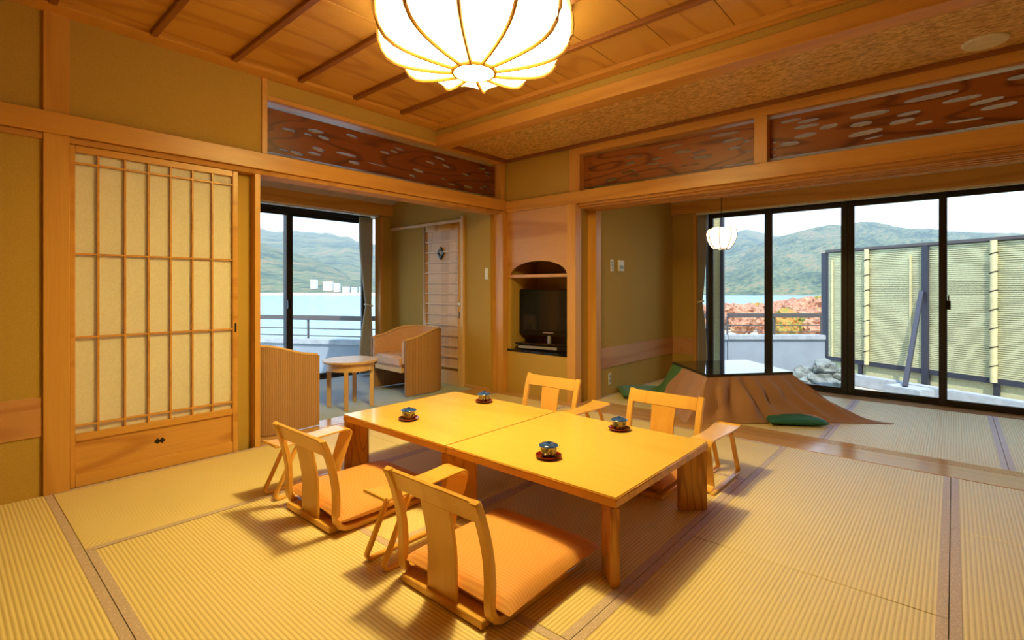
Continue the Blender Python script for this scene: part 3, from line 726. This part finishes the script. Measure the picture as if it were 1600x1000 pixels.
lantern(lt, [(.112, 0), (.16, .004), (.22, .011), (.29, .022), (.36, .037), (.42, .058), (.465, .088), (.495, .130), (.512, .185), (.516, .245), (.510, .302)], 12, .0100, ('lamp_paper', 'lamp_side_paper'), .112, 'lamp_disc')
MB().lathe([(.0, .300), (.512, .300), (.518, .306), (.512, .312), (0, .312)], 40).build('top_plate', 'pale_wood', lt)
tl = thing('pendant_lantern', 'small lit paper lantern hanging on a cord by the garden windows', 'lamp', (-1.60, 4.74, 1.452))
lantern(tl, [(.062, 0), (.085, .020), (.108, .055), (.125, .10), (.131, .14), (.122, .175), (.098, .192), (.085, .194)], 8, .0036, 'lantern_paper', .062, 'lantern_paper', 'brass_dark', twist=.2, sag=.004)
MB().tube([(0, 0, .192), (0, 0, 1.03)], .003, 6).build('cord', 'black_plastic', tl)
MB().lathe([(.0, .186), (.086, .186), (.086, .196), (0, .196)], 24).build('top_ring', 'brass_dark', tl)
sp = MB().lathe([(0, -.010), (.080, -.010), (.095, -.012), (.1, -.008), (.1, 0), (0, 0)], 40).build('ceiling_speaker', 'white_plastic', smooth=True, loc=(.130, 3.80, 2.450))
tag(sp, 'round white speaker cover set in the woven soffit', 'speaker')

# ================================================================== KOTATSU
kt = thing('kotatsu_table', 'square heated table with black lacquer top under a brown quilt', 'table', (-1.53, 4.73, 0), 0)
P_ = [(-.517, -.045), (.016, -.58), (.508, .062), (-.023, .563)]    # left, front, right, back corners of the top
MB().prism(P_[::-1], .366, .388).build('tabletop', 'lacquer_black', kt, bevel=.005, seg=2)
for x, y in P_: MB().obox((x * .82, y * .82, .175), (.05, .05, .35), .8).build('leg', 'black_plastic', kt, bevel=.003, seg=1)
B_ = [(-1.03, .16), (-.12, -.76), (1.17, .345), (.15, 1.17)]           # corners of the quilt on the floor
NS, NR = 44, 16
qv, qf, qm = [], [], []
top_c = [(x * .985, y * .985) for x, y in P_]
for e_ in range(4):
    for s_ in range(NS):
        f = s_ / NS
        ta = Vector(top_c[e_]).lerp(Vector(top_c[(e_ + 1) % 4]), f); bo = Vector(B_[e_]).lerp(Vector(B_[(e_ + 1) % 4]), f)
        ed = abs(2 * f - 1)
        pull = 1 - .30 * (1 - ed ** 3) * (.55 if e_ == 1 else 1)       # hems hang in between the corners
        bo = ta.lerp(bo, pull) if (bo - ta).length > .2 else bo
        for r in range(NR + 1):
            q = r / NR
            w = q ** 1.25
            p = ta.lerp(bo, .04 * min(1, q * 6) + .96 * w)
            drop = (1 - q) ** (1.0 + .75 * ed ** 2)
            z = .366 * drop
            nrm = (bo - ta).normalized() if (bo - ta).length > 1e-3 else Vector((0, 0))
            ph = e_ * 7.3 + f * 9
            fold = .048 * math.sin(f * 40 + q * 6 * (f - .5) + e_) * math.sin(math.pi * q) ** .7 * (.5 + .7 * noise.noise(Vector((ph * .5, q * 1.3, 3.1)))) + (.055) * noise.noise(Vector((ph * 1.1, q * 2.2, 9.0))) * math.sin(math.pi * min(1, q * 1.1))
            p = p + nrm * fold
            z = max(.006, z + .022 * noise.noise(Vector((ph * 1.3, q * 3, 1.7))) * math.sin(math.pi * q))
            qv.append((p.x, p.y, z))
TOT = 4 * NS
for i in range(TOT):
    for r in range(NR):
        a = i * (NR + 1) + r; b = ((i + 1) % TOT) * (NR + 1) + r
        qf.append((a, a + 1, b + 1, b))
        green = (i < NS * .30 - r * .25) or (i > TOT - NS * .5)
        qm.append(1 if green else 0)
c0 = len(qv); qv.append((0, 0, .366))
for i in range(TOT): qf.append((i * (NR + 1), ((i + 1) % TOT) * (NR + 1), c0)); qm.append(0)
qb = MB(); qb.v = qv; qb.f = qf; qb.mi = qm
qo = qb.build('kotatsu_quilt', ['quilt_brown', 'quilt_green'], None, smooth=True, loc=(-1.53, 4.73, 0), autos=80)
sm = qo.modifiers.new('thickness', 'SOLIDIFY'); sm.thickness = .006; sm.offset = -1
tag(qo, 'brown quilt with a green corner draped over the low heated table', 'quilt')
cushion((-1.03, 4.66, .004), math.radians(33), 'green and brown floor cushion lying at the hem of the brown quilt', None, 'cushion_teal', .22, .23, .032, 'floor_cushion', 5, mat2='quilt_brown')
cushion((-2.40, 4.76, .004), math.radians(38), 'green floor cushion tucked by the side wall under the quilt', None, 'quilt_green', .23, .22, .036, 'floor_cushion', 6)

# ================================================================== ALCOVE: TELEVISION
tv = thing('television', 'black flat television on a pedestal inside the alcove', 'television', (-3.19, 4.235, .512), math.radians(14))
MB().box(-.34, .34, -.025, .035, .085, .575).build('bezel', 'black_plastic', tv, bevel=.012, seg=2)
box('screen', 'screen_glass', (-.285, .315, -.0275, -.0245, .145, .555), tv)
MB().box(-.20, .18, .035, .075, .14, .50).build('rear_housing', 'black_plastic', tv, bevel=.01)
box('logo_strip', 'silver', (-.06, .06, -.0272, -.0250, .112, .122), tv)
MB().tube([(0, .01, .015), (0, .01, .09)], .022, 12).build('pedestal_neck', 'silver', tv, smooth=True)
MB().box(-.33, .31, -.15, .12, .0, .016).build('pedestal_base', 'lacquer_black', tv, bevel=.006, seg=2)
vp = thing('disc_player', 'slim black and silver disc player under the television', 'player', (-3.17, 4.20, .4585), math.radians(10))
MB().box(-.30, .28, -.13, .13, .004, .050).build('case', 'black_plastic', vp, bevel=.004)
box('front_strip', 'silver', (-.29, .16, -.1325, -.1295, .014, .040), vp)
for sx in (-.25, .23):
    for sy in (-.1, .1): box('foot', 'black_plastic', (sx, sx + .03, sy - .015, sy + .015, 0, .005), vp)

# ================================================================== SWITCH PLATES
def plate(name, label, cat, b, ax, detail):
    t = box(name, 'white_plastic', b, None, bevel=.002); tag(t, label, cat)
    for dn, dm_, db in detail: box(dn, dm_, db, t)
    return t
plate('wall_switch', 'beige wall switch beside the louvred veranda door', 'switch', (-3.775, -3.725, 3.871, 3.8795, 1.19, 1.31), 'Y',
      [('rocker', 'paper_white', (-3.762, -3.738, 3.867, 3.872, 1.22, 1.245)), ('rocker', 'paper_white', (-3.762, -3.738, 3.867, 3.872, 1.255, 1.28))])
plate('light_switch', 'slim metal switch plate with three buttons above the dado', 'switch', (-2.659, -2.652, 4.57, 4.63, 1.27, 1.39), 'X',
      [('button', 'grey_plastic', (-2.653, -2.648, 4.59, 4.61, z, z + .02)) for z in (1.29, 1.32, 1.35)])
plate('thermostat', 'square white thermostat beside the slim switch plate', 'thermostat', (-2.659, -2.640, 4.72, 4.83, 1.275, 1.39), 'X',
      [('display', 'grey_plastic', (-2.641, -2.637, 4.735, 4.815, 1.30, 1.335))])
plate('wall_socket', 'beige wall socket under the dado board', 'socket', (-2.659, -2.652, 4.53, 4.585, .11, .225), 'X',
      [('outlet', 'grey_plastic', (-2.653, -2.649, 4.547, 4.568, z, z + .03)) for z in (.13, .175)])

# ================================================================== CURTAINS
def curtain(name, label, base, along, out, z0, z1, ztie, w0, wt, n=7):
    """gathered curtain tied at ztie; folds run along one axis"""
    mb = MB(); rows = 26; cols = 56; vs = []
    A = Vector(along); O = Vector(out)
    for i in range(rows + 1):
        z = z1 + (z0 - z1) * i / rows
        d = min(1, abs(z - ztie) / (.75 if z > ztie else .55)); wid = wt + (w0 - wt) * (d ** .8)
        for j in range(cols + 1):
            f = j / cols
            p = Vector(base) + A * (f * wid) + O * (.028 * (.45 + .55 * d) * math.sin(f * n * 2 * math.pi) + .03 * (1 - d))
            vs.append((p.x, p.y, z))
    fs = [(i * (cols + 1) + j, i * (cols + 1) + j + 1, (i + 1) * (cols + 1) + j + 1, (i + 1) * (cols + 1) + j) for i in range(rows) for j in range(cols)]
    t = thing(name, label, 'curtain', (base[0], base[1], z0))
    vs = [(x - base[0], y - base[1], z - z0) for x, y, z in vs]
    o = mb.add(vs, fs).build('drape', 'curtain_cloth', t, smooth=True, autos=80)
    s = o.modifiers.new('thickness', 'SOLIDIFY'); s.thickness = .003
    c = A * (wt * .5) + O * .03
    ring = [(c.x + A.x * (wt * .5 + .012) * math.cos(a) + O.x * .045 * math.sin(a), c.y + A.y * (wt * .5 + .012) * math.cos(a) + O.y * .045 * math.sin(a), ztie - z0 + .012 * math.cos(a)) for a in [2 * math.pi * k / 20 for k in range(20)]]
    MB().tube(ring, .010, 6, True).build('tie_band', 'paper_white', t, smooth=True)
    return t
curtain('curtain', 'cream curtain tied back beside the garden windows', (-2.350, 6.128), (1, 0), (0, 1), .02, 1.99, .93, .118, .045, 5)
curtain('curtain', 'cream curtain tied back beside the lake windows', (-5.60, 3.69), (0, -1), (-1, 0), .02, 1.99, .88, .20, .08)

# ================================================================== VERANDA FURNITURE
def tub_chair(loc, rz, label):
    t = thing('tub_chair', label, 'chair', loc, rz, 'tub armchairs on the veranda')
    hw, fy, cy = .315, -.28, .0               # half width, front, start of the round back
    path = [(-hw, fy), (-hw, fy * .5)] + [(-hw * math.cos(a), cy + .31 * math.sin(a)) for a in [math.pi * k / 28 for k in range(29)]] + [(hw, fy * .5), (hw, fy)]
    N = len(path)
    def tz(k):
        y = path[k][1]; f = max(0, min(1, (y - fy) / .45)); return .56 + .10 * f * f * (3 - 2 * f)
    def ring(k, off):
        a = Vector(path[max(k - 1, 0)]); b = Vector(path[min(k + 1, N - 1)]); d = (b - a).normalized(); n_ = Vector((d.y, -d.x))
        return Vector(path[k]) + n_ * off
    def wall(o0, o1, zb, dz):
        vs = []
        for k in range(N):
            p = ring(k, o0); q = ring(k, o1); z = tz(k) + dz
            vs += [(p.x, p.y, zb), (p.x, p.y, z), (q.x, q.y, z), (q.x, q.y, zb)]
        fs = [(4 * k + i, 4 * k + (i + 1) % 4, 4 * k + 4 + (i + 1) % 4, 4 * k + 4 + i) for k in range(N - 1) for i in range(4)]
        return MB().add(vs, fs + [(3, 2, 1, 0), tuple(4 * (N - 1) + i for i in range(4))])
    wall(.0, -.022, .01, 0).build('outer_shell', 'tub_fabric', t, smooth=True, autos=60)
    wall(.0225, .050, .33, -.004).build('inner_lining', 'pink_vinyl', t, smooth=True, autos=60)
    edge = []
    for k in range(N):
        p = ring(k, .012); edge.append((p.x, p.y, tz(k) + .004))
    MB().tube(edge, .012, 8).build('top_piping', 'chair_piping', t, smooth=True)
    seat = [(-.255, -.29), (.255, -.29)] + [(.255 * math.cos(a), .0 + .25 * math.sin(a)) for a in [math.pi * k / 12 for k in range(13)]]
    MB().prism(seat, .285, .40).build('seat_cushion', 'pink_vinyl', t, bevel=.025, seg=3)
    MB().prism([(x * .99, y * .96) for x, y in seat], .235, .284).build('seat_frame', 'chair_piping', t, bevel=.004)
    return t
tub_chair((-4.44, 3.395, 0), math.radians(-3), 'tan tub armchair with pink seat in front of the louvred door')
tub_chair((-4.11, 1.71, 0), math.radians(184), 'tan tub armchair seen from its outer side beside the paper screen wall')
rt = thing('round_table', 'small round pale wood table between the tub armchairs', 'table', (-4.215, 2.54, 0), 0)
MB().lathe([(0, .412), (.236, .412), (.246, .418), (.248, .428), (.242, .436), (0, .436)], 48).build('tabletop', 'pale_wood', rt, smooth=True)
MB().lathe([(.196, .345), (.210, .345), (.210, .412), (.196, .412), (.196, .345)], 40).build('apron', 'pale_wood', rt, smooth=True)
for a in (20, 110, 200, 290):
    a = math.radians(a + 28)
    MB().obox((.193 * math.cos(a), .193 * math.sin(a), .2055), (.036, .036, .411), a).build('leg', 'pale_wood', rt, bevel=.004)

# ================================================================== OUTSIDE
CS, SN = math.cos(YAW), math.sin(YAW)
def at(u, d, z=None, v=None):
    """direction of an image column u at distance d in front of the lens -> ground position; height from z, or from row v at that distance"""
    r = (u - 800) / F
    return Vector((d * (-SN + r * CS), d * (CS + r * SN), z if z is not None else 1.09 + (HZ - v) / F * d))
def interp(pts, u):
    if u <= pts[0][0]: return pts[0][1]
    for (a, b), (c, d) in zip(pts, pts[1:]):
        if u <= c: return b + (d - b) * (u - a) / (c - a)
    return pts[-1][1]
LAKE_Z = -14.0
def hills(name, label, mat, ridge, d_base, d_ridge, u0, u1, du, rows, amp, seed, base_v=None):
    vs, fs = [], []; us = []
    u = u0
    while u <= u1: us.append(u); u += du
    for u in us:
        rv = interp(ridge, u)
        for r in range(rows + 1):
            q = r / rows; d = d_base + (d_ridge - d_base) * q
            top = 1.09 + (HZ - rv) / F * d_ridge
            prof = q ** 1.05
            p = at(u, d, z=LAKE_Z - 1 + (top - LAKE_Z + 1) * prof)
            nz = noise.fractal(Vector((p.x, p.y, seed * 50)) * (2.6 / d_ridge), 1.0, 2.0, 6)
            nf = noise.noise(Vector((p.x, p.y, seed)) * (60 / d_ridge))
            p.z += amp * (nz * math.sin(math.pi * min(q * .94, 1)) * 1.0 + .10 * nf * min(1, 4 * q))
            vs.append(p)
        vs.append(at(u, d_ridge * 1.35, z=LAKE_Z - 30))
    R_ = rows + 2
    for i in range(len(us) - 1):
        for r in range(R_ - 1): fs.append((i * R_ + r, (i + 1) * R_ + r, (i + 1) * R_ + r + 1, i * R_ + r + 1))
    o = MB().add(vs, fs).build(name, mat, None, smooth=True, autos=70)
    return struct(o, label)
far_ridge = [(-300, 340), (330, 350), (380, 352), (405, 356), (429, 362), (447, 361), (462, 361), (488, 364), (517, 365), (530, 370), (546, 369), (559, 377), (575, 379), (640, 390), (800, 380), (950, 372),
             (1060, 380), (1110, 374), (1135, 368), (1165, 357), (1186, 362), (1198, 365), (1230, 372), (1300, 372), (1400, 362), (1500, 363), (1600, 366), (1900, 372)]
hills('far_mountains', 'hazy blue-green mountain range beyond the lake', 'forest_far', far_ridge, 1500, 3600, -200, 1900, 6, 26, 70, 1)
hills('lake_hill', 'green wooded hillside running down to the lake', 'forest_near', [(-300, 330), (300, 350), (405, 378), (426, 386), (460, 396), (488, 404), (517, 416), (545, 430), (570, 441), (600, 452), (640, 462)], 1150, 1900, -200, 640, 5, 22, 34, 2)
hills('garden_hill', 'wooded autumn hillside seen above the bamboo fence', 'forest_near', [(1040, 452), (1090, 432), (1135, 410), (1180, 384), (1210, 371), (1240, 364), (1270, 356), (1300, 351), (1316, 353), (1344, 347), (1366, 347), (1388, 351),
      (1410, 356), (1424, 358), (1458, 357), (1484, 362), (1510, 363), (1560, 365), (1600, 365), (1900, 372)], 1150, 2300, 1040, 1900, 5, 30, 50, 3)
lk = MB(); Rk = 60
lk.add([(0, 0, LAKE_Z)] + [(6000 * math.cos(2 * math.pi * k / Rk), 6000 * math.sin(2 * math.pi * k / Rk), LAKE_Z) for k in range(Rk)], [(0, 1 + k, 1 + (k + 1) % Rk) for k in range(Rk)])
struct(lk.build('lake', 'lake_water'), 'calm pale blue lake')
# shoreline and far buildings under the left hill
vs = []
for u in range(300, 660, 12):
    w = 6 * noise.noise(Vector((u * .05, 0, 0)))
    vs += [at(u, 1112 + w, z=LAKE_Z + .2), at(u, 1112 + w, z=LAKE_Z + 3.0), at(u, 1170, z=LAKE_Z + 5.5)]
struct(MB().add(vs, [(3 * i + k, 3 * i + 3 + k, 3 * i + 4 + k, 3 * i + 1 + k) for i in range(len(vs) // 3 - 1) for k in (0, 1)]).build('lake_shore', 'shore_sand'), 'sandy shoreline under the hillside')
for u, v0, v1, w in ((491, 446, 437, 10), (513, 449, 440, 16), (527, 451, 443, 9), (541, 456, 448, 11), (554, 456, 449, 8), (566, 457, 448, 8)):
    d = 1290; c = at(u, d, v=v0); h = (v0 - v1) / F * d; wd = .45 * w / F * d
    t = thing('lakeside_hotel', 'distant white hotel block above the lake shore', 'building', (c.x, c.y, c.z), YAW, 'white hotels across the lake')
    MB().box(-wd, wd, -6, 6, -8, h).build('wall', 'building_white', t)
    MB().box(-wd - .6, wd + .6, -6.6, 6.6, h, h + 1.2).build('roof', 'roof_grey', t)
    for k in range(3):
        MB().box(-wd * .9, wd * .9, -6.2, -6, h * (.18 + .27 * k), h * (.27 + .27 * k)).build('window_band', 'grey_plastic', t)
# near bank with autumn trees below the terrace
vs = [at(1000, 40, z=-6.5), at(1700, 40, z=-6.5), at(1760, 135, z=-6.0), at(980, 135, z=-6.0), at(980, 150, z=LAKE_Z - 1), at(1760, 150, z=LAKE_Z - 1)]
struct(MB().add(vs, [(0, 1, 2, 3), (3, 2, 5, 4)]).build('lake_bank', 'shore_sand'), 'sandy bank below the terrace')
def autumn_tree(name, label, u, d, vt, width, mat, seed):
    base = at(u, d, z=-6.35); top = 1.09 + (HZ - vt) / F * d; h = top + 6.35
    t = thing(name, label, 'tree', (base.x, base.y, base.z), seed, 'autumn trees below the terrace')
    MB().tube([(0, 0, 0), (.05, .05, h * .3), (-.05, .0, h * .6)], [.16, .12, .06], 7).build('trunk', 'trunk_bark', t, smooth=True)
    bm = bmesh.new(); bmesh.ops.create_icosphere(bm, subdivisions=4, radius=1)
    for v in bm.verts:
        n = v.co.normalized(); k = 1 + .35 * noise.noise(n * 2.2 + Vector((seed * 3.1, 0, 0))) + .22 * noise.noise(n * 6 + Vector((0, seed * 2.0, 0))) + .10 * noise.noise(n * 15 + Vector((0, 0, seed)))
        v.co = Vector((n.x * width, n.y * width, n.z * h * .42)) * k + Vector((0, 0, h * .6))
    me = bpy.data.meshes.new('crown'); bm.to_mesh(me); bm.free(); me.materials.append(MATS[mat])
    o = bpy.data.objects.new('crown', me); COL.objects.link(o); o.parent = t
TR = [('russet', 1120, 92, 474, 3.2), ('russet', 1142, 98, 475, 3.4), ('russet', 1166, 90, 476, 3.0), ('green', 1188, 104, 474, 3.2), ('russet', 1208, 95, 474, 3.4), ('russet', 1232, 100, 469, 3.6),
      ('russet', 1254, 92, 467, 3.8), ('green', 1276, 98, 466, 3.4), ('russet', 1298, 90, 466, 3.6), ('russet', 1322, 96, 466, 3.6), ('russet', 1345, 92, 466, 3.6),
      ('russet', 1206, 70, 484, 2.0), ('green', 1228, 66, 486, 2.1), ('russet', 1250, 72, 482, 2.4), ('russet', 1272, 66, 484, 2.4), ('green', 1292, 70, 484, 2.3), ('russet', 1160, 75, 489, 1.6)]
for k, (c, u, d, vt, w) in enumerate(TR):
    lab = 'round russet autumn tree on the bank below the terrace' if c == 'russet' else 'yellow-green autumn tree on the bank below the terrace'
    autumn_tree('autumn_tree', lab, u, d, vt, w, 'autumn_leaf' if c == 'russet' else 'autumn_leaf_green', k + 1.3)

# terrace around the house corner
GZ = -.42
poly = [(-5.88, .2), (-9.2, 2.9), (-8.36, 3.42), (-6.61, 4.22), (-2.86, 8.66), (-1.64, 9.72), (.2, 9.75), (4.5, 9.2), (4.5, 6.28), (-2.7, 6.28), (-2.9, 4.1), (-5.88, 4.1)]
struct(MB().prism(poly, GZ - .3, GZ).build('terrace_ground', 'gravel'), 'gravel terrace around the house')
def parapet(a, b, label):
    a = Vector(a); b = Vector(b); d = (b - a); L = d.length; rz = math.atan2(d.y, d.x)
    t = thing('parapet', label, 'railing', (a.x, a.y, GZ), rz)
    g = -GZ
    MB().box(-.02, L + .02, -.07, .07, 0, .25 + g).build('wall', 'concrete_wall', t, bevel=.004)
    MB().box(-.02, L + .02, -.10, .10, .25 + g, .325 + g).build('coping', 'concrete', t, bevel=.006)
    MB().box(0, L, -.03, .03, .61 + g, .68 + g).build('top_rail', 'rail_metal', t, bevel=.006)
    for z in (.37, .48): MB().box(0, L, -.010, .010, z + g - .008, z + g + .008).build('thin_rail', 'rail_metal', t)
    n = max(1, round(L / .86))
    for k in range(n + 1): MB().box(k * L / n - .012, k * L / n + .012, -.012, .012, .325 + g, .62 + g).build('baluster', 'rail_metal', t)
parapet((-9.2, 2.9), (-6.61, 4.22), 'concrete parapet with metal rails in front of the lake')
parapet((-6.58, 4.26), (-2.88, 8.64), 'concrete parapet with metal rails along the house corner')
parapet((-2.84, 8.70), (-1.66, 9.72), 'concrete parapet with metal rails meeting the bamboo fence')
# long bamboo fence
fa, fb = Vector((-1.62, 10.06)), Vector((2.1, 8.03))
d = fb - fa; L = d.length; rz = math.atan2(d.y, d.x)
fe = thing('bamboo_fence', 'long bamboo slat fence with dark posts and a leaning brace', 'fence', (fa.x, fa.y, GZ), rz)
g = -GZ; zt, zb = 1.70 + g, -.06 + g
def fpos(u):                                    # fence position that an image column meets
    r = (u - 800) / F; dx, dy = -SN + r * CS, CS + r * SN
    k = (fa.x * dy - fa.y * dx) / (d.x / L * -dy + d.y / L * dx)
    return k
MB().box(-.03, L, -.035, .035, zt, zt + .05).build('top_rail', 'rail_metal', fe, bevel=.01)
MB().box(-.03, L, -.025, .025, zb - .07, zb).build('bottom_rail', 'fence_frame', fe)
for u in (1290, 1448): 
    k = fpos(u); MB().box(k - .04, k + .04, -.05, .03, .02, zt).build('post', 'fence_frame', fe)
for u in (1345, 1558): 
    k = fpos(u); MB().box(k - .03, k + .03, -.02, .03, .05, zb).build('post', 'fence_frame', fe)
sl = MB()
z = zb + .012; i = 0
while z < zt - .01:
    sl.box(.02, L, -.012 + .003 * (i % 2), .010, z - .0095, z + .0095); z += .027; i += 1
sl.build('slat_panel', 'bamboo_slat', fe)['kind'] = 'stuff'
MB().box(.02, L, .012, .016, .05, zt).build('backing_sheet', 'bamboo_slat', fe)
for u, r_ in ((1357, .034), (1556, .036)):
    k = fpos(u)
    pts = [(k, -.045, zb - .05 + (zt + .01 - zb + .05) * q / 24) for q in range(25)]
    p = MB().tube(pts, [r_ * (1.10 if q % 6 == 3 else 1) for q in range(25)], 10).build('bamboo_pole', 'bamboo_pole', fe, smooth=True)
    for q in range(7):
        zz = zb + .16 + q * .24
        MB().tube([(k + (r_ + .004) * math.cos(a), -.045 + (r_ + .004) * math.sin(a), zz + .015 * math.cos(a)) for a in [2 * math.pi * m / 14 for m in range(14)]], .006, 5, True).build('tie', 'tie_cord', p)
for u in (1302, 1424):
    k = fpos(u); MB().box(k - .012, k + .012, -.03, -.012, zb, zt - .12).build('thin_batten', 'bamboo_pole', fe)
k = fpos(1448)
q = at(1414, 6.75, z=GZ)
ql = fe.matrix_basis.inverted() @ Vector((q.x, q.y, GZ))
MB().bar((k - .03, -.06, 1.05 + g), (ql.x, ql.y, .20), .055, .055).build('brace', 'fence_frame', fe, bevel=.003)
q = at(1420, 6.75, z=GZ)
cb = MB().box(-.22, .22, -.16, .16, 0, .20).build('concrete_block', 'concrete', bevel=.012, loc=(q.x, q.y, GZ), rotz=rz); tag(cb, 'grey concrete footing block under the fence brace', 'block')
kb = MB().box(.5, L, -.36, -.20, 0, .17).build('kerb_stone', 'concrete', bevel=.01, loc=(fa.x, fa.y, GZ), rotz=rz); tag(kb, 'low concrete kerb along the foot of the bamboo fence', 'kerb')
# short bamboo screen beside the window
bs = thing('bamboo_screen', 'narrow bamboo slat screen at the edge of the garden windows', 'screen', (-2.50, 6.98, GZ), .12)
MB().box(.0, .13, -.02, .02, 0, 2.6).build('backing_sheet', 'bamboo_slat', bs)
sl = MB(); z = .02
while z < 2.55: sl.box(0, .13, -.034, -.02, z, z + .021); z += .0255
sl.build('slat_panel', 'bamboo_slat', bs)['kind'] = 'stuff'
MB().box(.13, .175, -.05, .03, 0, 2.65).build('post', 'fence_frame', bs)
MB().box(-.05, .0, -.05, .03, 0, 2.65).build('side_post', 'fence_frame', bs)
# rocks
def rock(x, y, z, r, seed, label, sq=.8):
    bm = bmesh.new(); bmesh.ops.create_icosphere(bm, subdivisions=3, radius=1)
    for v in bm.verts:
        n = v.co.normalized(); k = 1 + .35 * noise.noise(n * 1.6 + Vector((seed, 0, 0))) + .18 * noise.noise(n * 4.5 + Vector((0, seed, 0)))
        v.co = Vector((n.x, n.y, n.z * sq)) * r * k
    me = bpy.data.meshes.new('garden_rock'); bm.to_mesh(me); bm.free(); me.materials.append(MATS['rock'])
    zmin = min(v.co.z for v in me.vertices)
    for v in me.vertices: v.co.z -= zmin
    o = bpy.data.objects.new('garden_rock', me); COL.objects.link(o); o.location = (x, y, z)
    tag(o, label, 'rock', 'rocks piled on the gravel terrace'); return o
c = at(1286, 7.2, z=GZ)
for k, (dx, dy, dz, r) in enumerate(((0, 0, 0, .26), (.20, -.12, 0, .21), (-.22, -.05, 0, .20), (.10, .18, 0, .24), (.06, -.22, 0, .17), (.02, 0, .33, .20), (-.14, -.18, 0, .14), (.22, .06, .28, .16), (-.12, .05, .28, .15))):
    rock(c.x + dx * .75, c.y + dy * .75, GZ + dz * .75, r * .75, k * 1.7, 'lumpy grey rock in the pile at the fence end')
for k, (u, dd, r) in enumerate(((1243, 7.9, .13), (1256, 8.0, .16), (1266, 7.4, .07))):
    p = at(u, dd, z=GZ); rock(p.x, p.y, GZ, r, 20 + k, 'small grey stone lying apart from the rock pile')

# air haze over the lake, starting beyond the bank
hz, hn = newmat('haze')
vsn = node(hn, 'VolumeScatter', {'Color': (.80, .90, 1.0, 1), 'Density': 2.0e-4, 'Anisotropy': .3})
ho = node(hn, 'OutputMaterial'); hn.links.new(vsn.outputs[0], ho.inputs['Volume'])
c = at(800, 3200, z=300)
hb_ = MB().box(-6000, 6000, -2900, 2900, -330, 700).build('lake_haze', 'haze', loc=(c.x, c.y, 300), rotz=YAW)
tag(hb_, 'thin blue haze lying over the lake and mountains', 'haze', kind='stuff')
